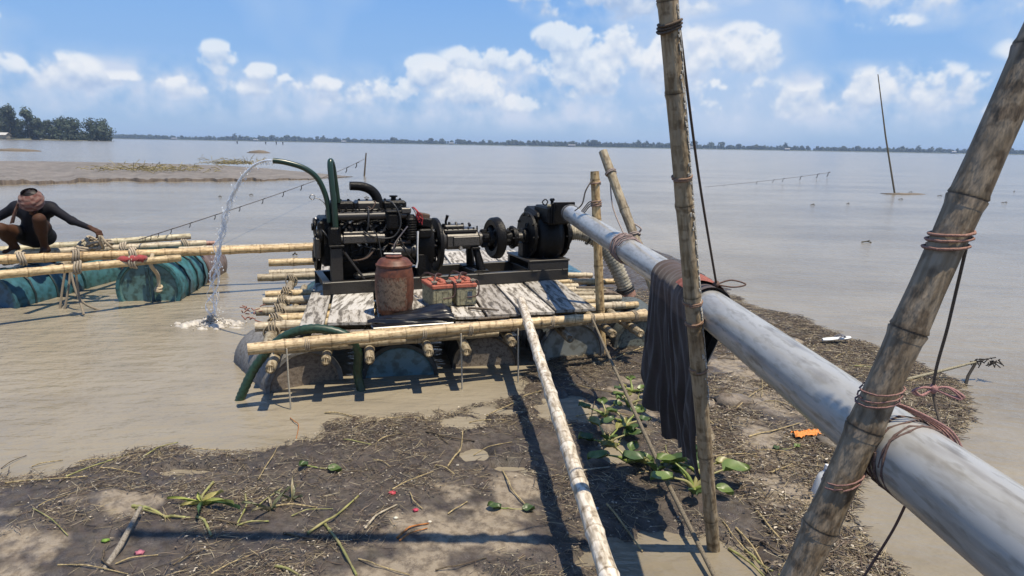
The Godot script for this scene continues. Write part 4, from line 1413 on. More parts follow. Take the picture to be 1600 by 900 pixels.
	g.tube(smooth(ctl, 8), 0.025, 14)
	solo("looped_hose", g, M.hose, "dark green hose bent in an upright loop over the engine front", "hose", ctl[0])

func deck_goods() -> void:
	var g := Geo.new()
	# brown plastic barrel
	var at := Vector3(-0.906, 0.458, -5.15)
	var o := thing("plastic_barrel", "rusty brown plastic fuel barrel standing on the planks", "barrel", at)
	var xf := Transform3D(Basis(), at)
	g.col = Color(0.135, 0.045, 0.022)
	g.lathe([Vector2(0, 0.0), Vector2(0.115, 0.0), Vector2(0.128, 0.012), Vector2(0.142, 0.10), Vector2(0.149, 0.20), Vector2(0.146, 0.30), Vector2(0.135, 0.362), Vector2(0.132, 0.372), Vector2(0.14, 0.376), Vector2(0.14, 0.39), Vector2(0.132, 0.395), Vector2(0.124, 0.41), Vector2(0.105, 0.43), Vector2(0.07, 0.436), Vector2(0, 0.436)], xf, 36)
	part("barrel_body", g, M.paint, o)
	g = Geo.new()                                       # worn, muddy label area on the front
	var rows := []
	var cols := []
	var nn := noise(88, 9.0, 4)
	for r in 22:
		var row := []
		var cr := []
		var y := 0.05 + r * 0.0122
		var rad := 0.1435 + 0.0065 * sin(clampf((y - 0.03) / 0.34, 0, 1) * PI)
		for k in 30:
			var a := PI * 0.5 - 0.85 + k / 29.0 * 1.7
			var e := minf(minf(k, 29 - k) / 4.0, minf(r, 21 - r) / 4.0)
			var m := smoothstep(0.3, 0.75, clampf(e, 0, 1) * 0.6 + 0.35 + nn.get_noise_2d(k * 0.06, r * 0.035) * 0.9)
			row.append(at + Vector3(cos(a) * (rad + 0.0016), y, sin(a) * (rad + 0.0016)))
			cr.append(Color(0.135, 0.045, 0.022).lerp(Color(0.20, 0.145, 0.10), m))
		rows.append(row); cols.append(cr)
	g.grid(rows, false, cols)
	part("worn_label", g, M.drum_dirty, o)
	g = Geo.new()
	g.col = Color(0.14, 0.05, 0.03)
	g.lathe([Vector2(0.06, 0.436), Vector2(0.064, 0.452), Vector2(0.056, 0.458), Vector2(0, 0.458)], xf, 20)
	part("screw_lid", g, M.paint, o)
	g = Geo.new()
	g.col = Color(0.6, 0.58, 0.5)
	g.box(at + Vector3(-0.01, 0.468, 0.0), Vector3(0.13, 0.008, 0.03), Basis(Vector3.UP, 0.1), 0.003)
	part("lid_handle", g, M.plain, o)
	g = Geo.new()
	g.col = Color(0.06, 0.05, 0.05)
	wire(g, [at + Vector3(0, 0.455, 0), at + Vector3(0.0, 0.53, -0.03), at + Vector3(0.04, 0.6, -0.12), at + Vector3(0.06, 0.64, -0.3)], 0.006)
	part("fuel_tube", g, M.rubber, o)
	# two batteries
	for k in 2:
		at = [Vector3(-0.62, 0.458, -5.52), Vector3(-0.415, 0.458, -5.60)][k]
		o = thing("battery", ["cream car battery with red lid beside the brown barrel", "cream car battery with red lid and a small blue label"][k], "battery", at)
		var b := Basis(Vector3.UP, 0.42 - 0.12 * k)
		g = Geo.new()
		g.col = Color(0.31, 0.30, 0.20)
		g.box(at + Vector3(0, 0.075, 0), Vector3(0.165, 0.15, 0.30), b, 0.006)
		for e in [-0.05, 0.0, 0.05]: g.box(at + b * Vector3(e, 0.07, 0.152), Vector3(0.008, 0.12, 0.006), b, 0.002)
		part("case", g, M.drum_dirty, o)
		g = Geo.new()
		g.col = Color(0.47, 0.14, 0.09)
		g.box(at + Vector3(0, 0.165, 0), Vector3(0.178, 0.032, 0.312), b, 0.006)
		g.box(at + Vector3(0, 0.187, 0), Vector3(0.09, 0.014, 0.26), b, 0.004)
		part("lid", g, M.drum_dirty, o)
		for e in 6:
			g = Geo.new()
			g.col = Color(0.40, 0.13, 0.08)
			var q := at + b * Vector3(0, 0.19, -0.11 + e * 0.044)
			g.rod(q, q + Vector3(0, 0.016, 0), 0.015, 0.013, 10, 0.003)
			part("cell_cap", g, M.paint, o)
		for e in [-1, 1]:
			g = Geo.new()
			g.col = Color(0.3, 0.27, 0.22)
			var q := at + b * Vector3(0.06 * e, 0.18, 0.12)
			g.rod(q, q + Vector3(0, 0.035, 0), 0.012, 0.01, 8)
			g.box(q + Vector3(0, 0.022, 0), Vector3(0.045, 0.016, 0.03), b, 0.004)
			part("terminal", g, M.rope, o)
		g = Geo.new()
		g.col = Color(0.06, 0.03, 0.025)
		wire(g, [at + b * Vector3(-0.06, 0.21, 0.12), at + b * Vector3(-0.03, 0.26, 0.08), at + b * Vector3(0.03, 0.24, 0.02), at + b * Vector3(0.02, 0.215, -0.08), at + b * Vector3(-0.04, 0.22, -0.2), at + b * Vector3(-0.06, 0.12, -0.34)], 0.008)
		wire(g, [at + b * Vector3(0.06, 0.21, 0.12), at + b * Vector3(0.10, 0.19, 0.14), at + b * Vector3(0.09, 0.09, 0.17), at + b * Vector3(0.0, 0.07, 0.166)], 0.006)
		part("battery_lead", g, M.rubber, o)
		if k == 1:
			g = Geo.new()
			g.col = Color(0.08, 0.11, 0.15)
			g.box(at + b * Vector3(0.026, 0.085, 0.152), Vector3(0.038, 0.06, 0.003), b, 0.001)
			var lb := part("blue_label", g, M.drum_dirty, o)
			lb.set_meta("label", "small worn blue label on battery front")
	# black rubber sheet, folded to a tapering roll at the deck edge
	at = Vector3(-0.72, 0.452, -4.93)
	g = Geo.new()
	rows = []
	for r in 25:
		var f := r / 24.0
		var p := Vector3(-1.06, 0.455, -4.86).lerp(Vector3(-0.47, 0.455, -5.06), f)
		var hgt := 0.012 + 0.095 * pow(f, 0.8) * smoothstep(1.12, 0.9, f)
		var wid := 0.02 + 0.15 * pow(f, 0.9)
		var row := []
		for k in 21:
			var a := PI * k / 20.0
			var fold := 1.0 + 0.13 * sin(k * 1.9 + f * 3.0) * f
			row.append(p + Vector3(0.33, 0, 0.94) * cos(a) * wid * fold + Vector3(0, sin(a) * hgt * fold + 0.006 * sin(f * 17.0 + k), 0))
		rows.append(row)
	g.col = Color(0.018, 0.019, 0.021)
	g.grid(rows)
	for e in [0, 24]: g.face(rows[e], Vector3(0.94 if e else -0.94, 0, -0.3))
	g.box(Vector3(-0.72, 0.45, -4.84), Vector3(0.6, 0.022, 0.10), Basis(Vector3.UP, 0.34), 0.008)
	solo("rubber_sheet", g, M.gloss_rubber, "folded black rubber sheet tapering along the deck edge", "sheet", at)
	# thick green hose drooping over the front pole into the water
	var ctl := [Vector3(-1.88, -0.05, -4.44), Vector3(-1.84, 0.06, -4.46), Vector3(-1.75, 0.24, -4.50), Vector3(-1.58, 0.42, -4.53), Vector3(-1.38, 0.485, -4.56), Vector3(-1.16, 0.44, -4.58), Vector3(-1.08, 0.32, -4.62), Vector3(-1.10, 0.12, -4.68), Vector3(-1.06, -0.05, -4.66)]
	g = Geo.new()
	var pts := smooth(ctl, 16)
	var rad := []
	for k in pts.size(): rad.append(0.032 + 0.0022 * sin(k * 2.0))
	g.tube(pts, rad, 14)
	solo("drooping_hose", g, M.hose_green, "thick green ribbed hose drooping over front pole into the water", "hose", ctl[0])
	# odd sticks lying on the planks
	for e in [[Vector3(-0.35, 0.462, -5.35), Vector3(-0.10, 0.465, -5.28)], [Vector3(0.60, 0.47, -6.2), Vector3(0.98, 0.42, -6.45)], [Vector3(-0.25, 0.462, -5.0), Vector3(-0.02, 0.462, -5.07)]]:
		g = Geo.new()
		g.col = Color(0.16, 0.13, 0.10)
		g.tube([e[0], e[0].lerp(e[1], 0.5) + Vector3(0, 0.006, 0.02), e[1]], [0.010, 0.012, 0.006], 7)
		solo("deck_stick", g, M.wood, "thin dark stick lying on the deck planks", "stick", e[0], "sticks on the deck")

# ---------------------------------------------------------------- pipe, poles, cloth
const PIPE := [Vector3(0.528, 1.135, -6.45), Vector3(0.60, 1.127, -5.7), Vector3(0.72, 1.112, -4.4), Vector3(0.80, 1.104, -3.4), Vector3(0.815, 1.104, -2.9), Vector3(0.815, 1.125, -2.0), Vector3(0.813, 1.142, -1.2), Vector3(0.811, 1.17, 0.0), Vector3(0.81, 1.19, 1.6)]
func pipe_at(z: float) -> Vector3:
	for k in PIPE.size() - 1:
		if z <= PIPE[k + 1].z:
			return PIPE[k].lerp(PIPE[k + 1], clampf((z - PIPE[k].z) / (PIPE[k + 1].z - PIPE[k].z), 0, 1))
	return PIPE[-1]
const PR := 0.0775

func pole(called: String, label: String, a: Vector3, b: Vector3, r0: float, r1: float, tone: Color, m: Material, gap := 0.32, bend := Vector3.ZERO) -> MeshInstance3D:
	return solo(called, bamboo_geo(a, b, r0, r1, tone, bend, gap, 18), m, label, "pole", a)

func pipe_and_poles() -> void:
	var g := Geo.new()
	var o := thing("discharge_pipe", "long pale grey plastic discharge pipe running from pump past the poles", "pipe", PIPE[3])
	g.tube(smooth(PIPE, 10), PR, 40, true)
	part("pipe_wall", g, M.pvc, o)
	for z in [-6.38]:
		g = Geo.new()
		g.col = Color(0.05, 0.05, 0.05)
		coil(g, pipe_at(z), PIPE[1] - PIPE[0], PR, 3, 0.03, 0.006)
		part("clamp", g, M.rubber, o)
	# near poles
	var A0 := Vector3(0.944, -0.12, -2.774)
	var Ad := Vector3(-0.199, 1.0, 0.192)
	pole("bamboo_pole", "tall upright bamboo pole with flaking white crust beside the hanging cloth", A0, A0 + Ad * 5.5, 0.029, 0.036, Color(0.36, 0.285, 0.185), M.bark, 0.36)
	pole("bamboo_pole", "thick grey leaning bamboo pole tied across the pipe with pink cord", Vector3(0.345, -0.1, -1.31), Vector3(1.13, 2.6, -1.30), 0.036, 0.031, Color(0.29, 0.23, 0.16), M.bark, 0.235)
	pole("bamboo_post", "upright yellow bamboo post standing at the raft's right front", Vector3(0.787, -0.1, -5.58), Vector3(0.652, 1.555, -5.60), 0.036, 0.036, FRESH * Color(0.85, 0.8, 0.72), M.bark, 0.33)
	pole("bamboo_post", "leaning grey bamboo post tied to the pipe with a knot of cords", Vector3(1.255, -0.1, -3.77), Vector3(0.598, 1.72, -4.71), 0.034, 0.030, OLD, M.bark, 0.30)
	pole("gangway_pole", "long whitish bamboo pole laid from mud bank up onto raft's front", Vector3(0.445, 0.175, -1.25), Vector3(0.075, 0.515, -5.42), 0.037, 0.034, WHITE, M.bark, 0.31)
	# flaking lime crust on the upright pole: proud flakes along its right-hand side
	g = Geo.new()
	var ax := Ad.normalized()
	var rt := Vector3(0.93, 0.17, 0.32).normalized()
	for k in 760:
		var h := 0.75 + 1.75 * rng.randf()
		if h < 1.25 and rng.randf() < 0.6: continue
		var ang := rng.randfn(0.0, 0.26)
		var d := rt.rotated(ax, ang)
		var ctr := A0 + Ad * (h + 0.1) + d * (lerpf(0.029, 0.036, (h + 0.1) / 5.5) * 1.02 + 0.0012)
		var s := rng.randf_range(0.003, 0.008)
		var u := d.cross(ax).normalized()
		g.col = Color(0.55, 0.54, 0.50) * rng.randf_range(0.75, 1.15)
		g.col.a = 1.0
		g.box(ctr, Vector3(s * 1.2, 0.0035, s * rng.randf_range(1.2, 3.0)), Basis(u, d, u.cross(d)), 0.001)
	var cr := solo("lime_crust", g, M.wood, "flaky white crust running down the upright bamboo pole", "crust", A0 + Ad * 1.2)
	cr.set_meta("kind", "stuff")
	# lashings and cords
	o = thing("brown_rope", "thin brown rope slanting from pole knot down to the pipe", "rope", A0 + Ad * 2.27)
	var k0 := A0 + Ad * 2.255
	g = Geo.new()
	g.col = Color(0.13, 0.095, 0.07)
	coil(g, k0, Ad, 0.034, 3, 0.03, 0.005)
	part("knot_coil", g, M.rope, o)
	g = Geo.new()
	g.col = Color(0.10, 0.075, 0.06)
	var k1 := pipe_at(-2.82) + Vector3(0.045, 0.085, 0)
	wire(g, [k0 + Vector3(0.035, 0, -0.01), k0.lerp(k1, 0.5) + Vector3(0.01, -0.01, 0), k1], 0.005, 7)
	part("strand", g, M.rope, o)
	g = Geo.new()
	g.col = Color(0.16, 0.10, 0.08)
	for z in [-2.84, -2.80, -2.77]: coil(g, pipe_at(z), PIPE[5] - PIPE[4], PR, 1.05, 0.05, 0.0045)
	g.blob(k1, Vector3(0.014, 0.016, 0.014), rng, 0.2)
	wire(g, [k1, k1 + Vector3(0.06, 0.02, 0.0), k1 + Vector3(0.12, 0.005, 0.01), k1 + Vector3(0.07, -0.008, 0.01), k1], 0.0035)
	part("bow", g, M.rope, o)
	for h in [1.02, 1.22, 1.30, 1.77]:
		g = Geo.new()
		g.col = Color(0.30, 0.19, 0.13)
		coil(g, A0 + Ad * h, Ad, lerpf(0.030, 0.033, h / 3.0), 2 if h > 1.1 else 1, 0.012, 0.004)
		part("pole_lashing", g, M.rope, o)
	# pink cords on the thick pole
	var B := func(h: float) -> Vector3: return Vector3(0.345, -0.1, -1.31).lerp(Vector3(1.13, 2.6, -1.30), (h + 0.1) / 2.7)
	var bd := Vector3(0.785, 2.7, 0.01).normalized()
	o = thing("pink_rope", "pink cord binding the thick grey pole to the pipe", "cord", B.call(1.2))
	for e in [[1.26, 0.45], [1.272, 0.5], [1.285, 0.42], [1.085, 0.7], [1.095, 0.62]]:
		g = Geo.new()
		g.col = Color(0.30, 0.17, 0.15)
		coil(g, B.call(e[0]), bd.rotated(Vector3(0, 0, 1), e[1]), 0.0385, 1.0, 0.004, 0.0019)
		part("pole_turn", g, M.rope, o)
	g = Geo.new()
	g.col = Color(0.15, 0.10, 0.09)
	for z in [-1.30, -1.275, -1.255, -1.325]: coil(g, pipe_at(z), Vector3(0.10, 0.05, 1), PR, 1.05, 0.02, 0.0028, 0.3)
	part("pipe_turns", g, M.rope, o)
	g = Geo.new()
	g.col = Color(0.36, 0.20, 0.19)
	for k in 4:
		var q := pipe_at(-1.30 + k * 0.01) + Vector3(0.0, PR + 0.004, 0)
		wire(g, [B.call(1.25) + Vector3(0.03, 0, -0.02), q + Vector3(-0.01, 0.015 + k * 0.003, -0.03), q + Vector3(0.04 + k * 0.006, -0.008, 0.0), q + Vector3(0.065 + k * 0.004, -0.03 - k * 0.004, 0.02)], 0.0024, 6, 6)
	part("loose_ends", g, M.rope, o)
	o = thing("knotted_rope", "cord hanging from the thick pole's upper joint with pink knot", "cord", Vector3(0.87, 1.49, -1.35))
	g = Geo.new()
	g.col = Color(0.36, 0.20, 0.16)
	for h in [1.575, 1.59, 1.60]: coil(g, B.call(h), bd.rotated(Vector3(0, 0, 1), 0.35), 0.036, 1.0, 0.004, 0.003)
	part("upper_turns", g, M.rope, o)
	g = Geo.new()
	g.col = Color(0.12, 0.10, 0.085)
	var h0: Vector3 = B.call(1.58) + Vector3(0.038, -0.01, 0.0)
	var h1 := Vector3(0.925, 1.245, -1.42)
	wire(g, [h0, h0.lerp(h1, 0.5), h1, Vector3(0.93, 1.15, -1.36)], 0.0035)
	part("strand", g, M.rope, o)
	g = Geo.new()
	g.col = Color(0.42, 0.23, 0.22)
	for k in 6:
		var a := -0.3 + rng.randf_range(-0.25, 0.25) + (PI if k % 2 else 0.0)
		wire(g, [h1, h1 + Vector3(cos(a) * 0.03, 0.006, 0.01), h1 + Vector3(cos(a) * 0.06, sin(a) * 0.02 - 0.006, 0.02), h1 + Vector3(cos(a) * 0.035, -0.012, 0.012), h1], 0.0026, 5, 5)
	g.blob(h1, Vector3(0.009, 0.011, 0.009), rng, 0.2)
	part("pink_knot", g, M.rope, o)
	g = Geo.new()
	g.col = Color(0.16, 0.10, 0.09)
	wire(g, [pipe_at(-1.30) + Vector3(0.02, -0.077, 0), Vector3(0.845, 0.94, -1.36), Vector3(0.82, 0.80, -1.40), Vector3(0.79, 0.68, -1.42)], 0.0032)
	solo("trailing_rope", g, M.rope, "loose brown cord end trailing below the pipe by the thick pole", "cord", Vector3(0.82, 0.9, -1.38))
	# cords between the two raft posts and the pipe
	o = thing("post_cords", "tangle of pale pink cords tying the leaning post to the pipe", "cord", pipe_at(-4.3))
	for k in 9:
		g = Geo.new()
		g.col = Color(0.33, 0.25, 0.24) * rng.randf_range(0.7, 1.2)
		g.col.a = 1.0
		coil(g, pipe_at(-4.42 + k * 0.022), Vector3(rng.randf_range(-0.35, 0.35), rng.randf_range(-0.3, 0.3), 1), PR + 0.008, 1.05, 0.05, 0.005, 0.3)
		part("turn", g, M.rope, o)
	g = Geo.new()
	g.col = Color(0.42, 0.36, 0.33)
	wire(g, [pipe_at(-4.36) + Vector3(0, 0.09, 0), Vector3(0.79, 1.19, -4.45), Vector3(0.83, 1.235, -4.42), Vector3(0.75, 1.28, -4.5)], 0.006)
	wire(g, [pipe_at(-4.42) + Vector3(0, 0.09, 0), Vector3(0.66, 1.36, -4.55), Vector3(0.645, 1.52, -4.62)], 0.005)
	coil(g, Vector3(0.648, 1.58, -4.638), Vector3(-0.657, 1.82, -0.94), 0.034, 2, 0.02, 0.005)
	coil(g, Vector3(0.79, 1.19, -4.435), Vector3(-0.657, 1.82, -0.94), 0.035, 2, 0.02, 0.005)
	part("tie", g, M.rope, o)
	o = thing("tie_rope", "brown rope wound round the yellow bamboo post and pipe end", "rope", Vector3(0.68, 1.3, -5.6))
	for h in [1.28, 1.30, 1.315, 1.46]:
		g = Geo.new()
		g.col = Color(0.32, 0.22, 0.18)
		coil(g, Vector3(0.676 - (h - 1.28) * 0.08, h, -5.595), Vector3(-0.135, 1.65, 0), 0.037, 1.2, 0.02, 0.006)
		part("post_turn", g, M.rope, o)
	g = Geo.new()
	g.col = Color(0.20, 0.17, 0.15)
	for k in 3:
		wire(g, [Vector3(0.665, 1.30, -5.57), Vector3(0.63, 1.26 + k * 0.02, -5.7), pipe_at(-5.75 - k * 0.06) + Vector3(0.0, PR, 0.0), pipe_at(-5.75 - k * 0.06) + Vector3(-PR, 0.0, 0.0)], 0.005)
	wire(g, [Vector3(0.63, 1.49, -5.56), Vector3(0.58, 1.4, -5.55), Vector3(0.56, 1.29, -5.6), pipe_at(-5.9) + Vector3(-0.05, PR, 0)], 0.006)
	part("tie", g, M.rope, o)
	# dark garment over the pipe
	o = thing("hanging_garment", "dark brown wet cloth draped over the pipe, hanging in folds", "cloth", pipe_at(-3.1))
	g = Geo.new()
	var rows := []
	var cols := []
	var nf := noise(91, 1.2, 3)
	for k in 61:                                        # along the pipe
		var f := k / 60.0
		var z := lerpf(-3.44, -2.72, f)
		var c := pipe_at(z)
		var row := []
		var cc := []
		var drop := lerpf(0.50, 0.66, smoothstep(0.0, 0.14, f)) + 0.10 * smoothstep(0.3, 0.34, f) + 0.012 * sin(f * 40.0)
		for j in 58:
			var p: Vector3
			var fold := sin(f * 26.0 + nf.get_noise_2d(z * 3.0, j * 0.01) * 9.0) * 0.55 + nf.get_noise_2d(z * 14.0, 5.0 + j * 0.03) * 0.9
			var tone := 1.0
			if j < 22:                                  # round the pipe, from the river side over the top
				var a := lerpf(-0.12 * PI, PI * 1.0, j / 21.0)
				var r := PR + 0.006 + 0.006 * (fold + 0.8)
				p = c + Vector3(cos(a) * r, sin(a) * r, 0)
			else:
				var s := (j - 21) / 36.0
				var amp := 0.009 + 0.016 * s
				p = c + Vector3(-(PR + 0.012) - fold * amp + (0.11 * smoothstep(0.1, 0.5, f) - 0.01) * s, -drop * s, 0.0)
				var gather := lerpf(1.0, 0.94, sin(s * PI * 0.6))
				p.z = c.z + ((-3.14 - c.z) * (1.0 - gather)) - (0.07 * s if f < 0.25 else 0.0) * (1.0 - f * 4.0)
				p.z += sin(s * 5.0 + f * 9.0) * 0.008
			row.append(p)
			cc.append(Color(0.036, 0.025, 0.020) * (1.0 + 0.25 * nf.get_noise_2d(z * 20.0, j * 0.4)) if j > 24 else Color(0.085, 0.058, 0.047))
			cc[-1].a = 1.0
		rows.append(row); cols.append(cc)
	g.grid(rows, false, cols)
	part("front_fall", g, M.cloth, o)
	g = Geo.new()
	rows = []
	for k in 31:
		var f := k / 30.0
		var z := lerpf(-3.15, -2.74, f)
		var c := pipe_at(z)
		var row := []
		for j in 24:
			var s := j / 23.0
			var fold := sin(f * 30.0) * 0.6
			var w := lerpf(1.0, 0.25, smoothstep(0.0, 1.0, s))
			row.append(Vector3(c.x + PR + 0.012 + fold * 0.014 - 0.10 * s, c.y - 0.46 * s - 0.02, lerpf(-2.93, z, w)))
		rows.append(row)
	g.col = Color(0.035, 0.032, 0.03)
	g.grid(rows)
	part("rear_fall", g, M.cloth, o)
	g = Geo.new()
	rows = []
	for k in 13:
		var z := lerpf(-2.99, -2.83, k / 12.0)
		var c := pipe_at(z)
		var row := []
		for j in 15:
			var a := lerpf(-0.1 * PI, 0.8 * PI, j / 14.0)
			var r := PR + 0.022 + 0.004 * sin(k * 1.3 + j)
			row.append(c + Vector3(cos(a) * r, sin(a) * r, 0))
		rows.append(row)
	g.col = Color(0.34, 0.115, 0.09)
	g.grid(rows)
	solo("red_rag", g, M.rag, "faded red rag wrapped on the pipe beside the dark garment", "rag", pipe_at(-2.9) + Vector3(0, 0.08, 0))

# ---------------------------------------------------------------- left raft and the man on it
func left_raft() -> void:
	var g: Geo
	var o := thing("bamboo_raft", "low bamboo raft on blue-green drums tied alongside the pump raft", "raft", Vector3(-4.6, -0.2, -7.5))
	var teal := Color(0.045, 0.165, 0.185)
	var faceT := Color(0.10, 0.20, 0.20)
	var back := Vector3(-0.12, 0, -0.99)
	var row2 := Vector3(-3.985, 0.13, -7.32)
	drum_part(o, row2, back, 0.335, 0.98, teal, faceT, M.drum, true)
	drum_part(o, row2 + back * 1.03 + Vector3(0.02, -0.02, 0), back, 0.31, 0.8, Color(0.17, 0.115, 0.09), Color(0.2, 0.15, 0.12), M.drum, false)
	var row1 := Vector3(-5.46, 0.04, -6.93)
	var back1 := Vector3(0.12, 0, -0.99)
	drum_part(o, row1, back1, 0.32, 0.98, Color(0.04, 0.13, 0.17), Color(0.04, 0.11, 0.18), M.drum, true)
	drum_part(o, row1 + back1 * 1.02, back1, 0.31, 0.98, Color(0.05, 0.14, 0.15), teal, M.drum, false)
	# poles
	var P := [[Vector3(-5.0, 0.50, -5.92), Vector3(-3.58, 0.50, -7.26), 0.042, FRESH], [Vector3(-5.5, 0.53, -6.66), Vector3(-2.36, 0.51, -8.16), 0.048, FRESH * Color(1.05, 1.0, 0.95)], [Vector3(-5.75, 0.50, -7.1), Vector3(-3.80, 0.50, -8.38), 0.044, PALE], [Vector3(-5.9, 0.49, -7.5), Vector3(-4.30, 0.49, -9.03), 0.045, PALE * Color(0.95, 1.0, 0.95)], [Vector3(-3.95, 0.47, -8.0), Vector3(-2.4, 0.49, -8.45), 0.038, PALE], [Vector3(-6.2, 0.46, -6.9), Vector3(-4.4, 0.46, -8.0), 0.036, OLD], [Vector3(-4.5, 0.45, -8.3), Vector3(-3.85, 0.45, -8.75), 0.03, Color(0.42, 0.24, 0.19)]]
	for p in P:
		part("bamboo_pole", bamboo_geo(p[0], p[1], p[2], p[2] * 0.9, p[3]), M.bamboo, o)
	for e in [[-4.78, -6.6, -4.75, -8.3], [-5.45, -7.2, -5.3, -8.2]]:
		part("cross_pole", bamboo_geo(Vector3(e[0], 0.425, e[1]), Vector3(e[2], 0.425, e[3]), 0.035, 0.033, OLD), M.bark, o)
	# straps round the near drum, ropes
	for q in [[0.06, 0.02, 0.3], [-0.02, 0.02, 0.05]]:
		g = Geo.new()
		g.col = Color(0.02, 0.06, 0.08)
		g.box(row2 + Vector3(q[0] + 0.10 - q[2] * 0.5, -0.02, 0.03), Vector3(0.035, 0.55, 0.012), Basis(), 0.003)
		part("strap", g, M.rubber, o)
	for y in [0.25, 0.55, 0.8]:
		g = Geo.new()
		g.col = Color(0.015, 0.03, 0.035)
		coil(g, row2 + back * y, back, 0.345, 1.0, 0.002, 0.011)
		coil(g, row1 + back1 * y, back1, 0.328, 1.0, 0.002, 0.011)
		part("band", g, M.rubber, o)
	g = Geo.new()
	g.col = Color(0.55, 0.47, 0.34)
	wire(g, [Vector3(-3.80, 0.56, -7.12), Vector3(-3.80, 0.46, -7.06), Vector3(-3.84, 0.3, -7.26), Vector3(-3.86, 0.16, -7.29)], 0.020, 8)
	coil(g, Vector3(-3.86, 0.15, -7.29), Vector3(0, 1, 0.2), 0.02, 3, 0.04, 0.014)
	part("bung_rope", g, M.rope, o)
	var lash := [[Vector3(-4.60, 0.53, -7.09), 0.055], [Vector3(-4.12, 0.525, -7.32), 0.055], [Vector3(-4.28, 0.50, -6.60), 0.05], [Vector3(-3.92, 0.50, -6.94), 0.05], [Vector3(-4.55, 0.50, -7.88), 0.05], [Vector3(-5.02, 0.53, -6.89), 0.055], [Vector3(-4.0, 0.50, -8.25), 0.05]]
	for e in lash:
		g = Geo.new()
		var cc := rng.randf_range(0.35, 0.55)
		g.col = Color(cc, cc * 0.86, cc * 0.66)
		coil(g, e[0], Vector3(0.86, 0, -0.5), e[1], 3, 0.07, 0.011)
		part("rope_lashing", g, M.rope, o)
	for e in [[Vector3(-4.55, 0.46, -6.9), Vector3(-4.45, 0.12, -6.85), Vector3(-4.25, -0.02, -6.95), Vector3(-3.95, 0.0, -7.1)], [Vector3(-4.35, 0.5, -6.68), Vector3(-4.36, 0.2, -6.7), Vector3(-4.28, 0.02, -6.62)], [Vector3(-4.6, 0.46, -7.0), Vector3(-4.62, 0.22, -6.95), Vector3(-4.66, -0.02, -6.9)], [Vector3(-4.66, 0.46, -7.02), Vector3(-4.70, 0.2, -6.97), Vector3(-4.72, -0.02, -6.92)]]:
		g = Geo.new()
		g.col = Color(0.30, 0.26, 0.2)
		wire(g, e, 0.013)
		part("hanging_rope", g, M.rope, o)
	for e in [Vector3(-4.3, 0.45, -7.4), Vector3(-4.15, 0.45, -7.5)]:
		g = Geo.new()
		g.col = Color(0.1, 0.08, 0.06)
		g.tube([e, e + Vector3(0, -0.5, 0)], 0.015, 6)
		part("stake", g, M.wood, o)
	g = Geo.new()
	g.col = Color(0.36, 0.06, 0.06)
	for k in 3: g.blob(Vector3(-3.98 + k * 0.06, 0.535, -6.9 - k * 0.04), Vector3(0.07, 0.035, 0.05), rng, 0.3, 7, 10)
	part("red_cloth_tie", g, M.cloth, o)
	# heap of rope at the man's hand
	o = thing("rope_heap", "heap of pale thick rope on the raft under the man's hand", "rope", Vector3(-4.5, 0.55, -7.35))
	g = Geo.new()
	g.col = Color(0.46, 0.39, 0.29)
	for k in 6:
		var q := Vector3(-4.56 + rng.randf_range(-0.09, 0.14), 0.585 + 0.012 * k, -7.36 + rng.randf_range(-0.05, 0.05))
		coil(g, q, Vector3(rng.randf_range(-0.6, 0.6), 0.8, rng.randf_range(-0.6, 0.6)), rng.randf_range(0.045, 0.08), 1.6, 0.03, 0.015)
	part("coils", g, M.rope, o)
	g = Geo.new()
	g.col = Color(0.5, 0.42, 0.3)
	wire(g, [Vector3(-4.385, 0.735, -7.19), Vector3(-4.39, 0.68, -7.2), Vector3(-4.40, 0.62, -7.25), Vector3(-4.44, 0.58, -7.32)], 0.016, 8)
	wire(g, [Vector3(-4.37, 0.735, -7.19), Vector3(-4.33, 0.66, -7.2), Vector3(-4.30, 0.59, -7.27)], 0.014, 8)
	part("held_end", g, M.rope, o)
	the_man()

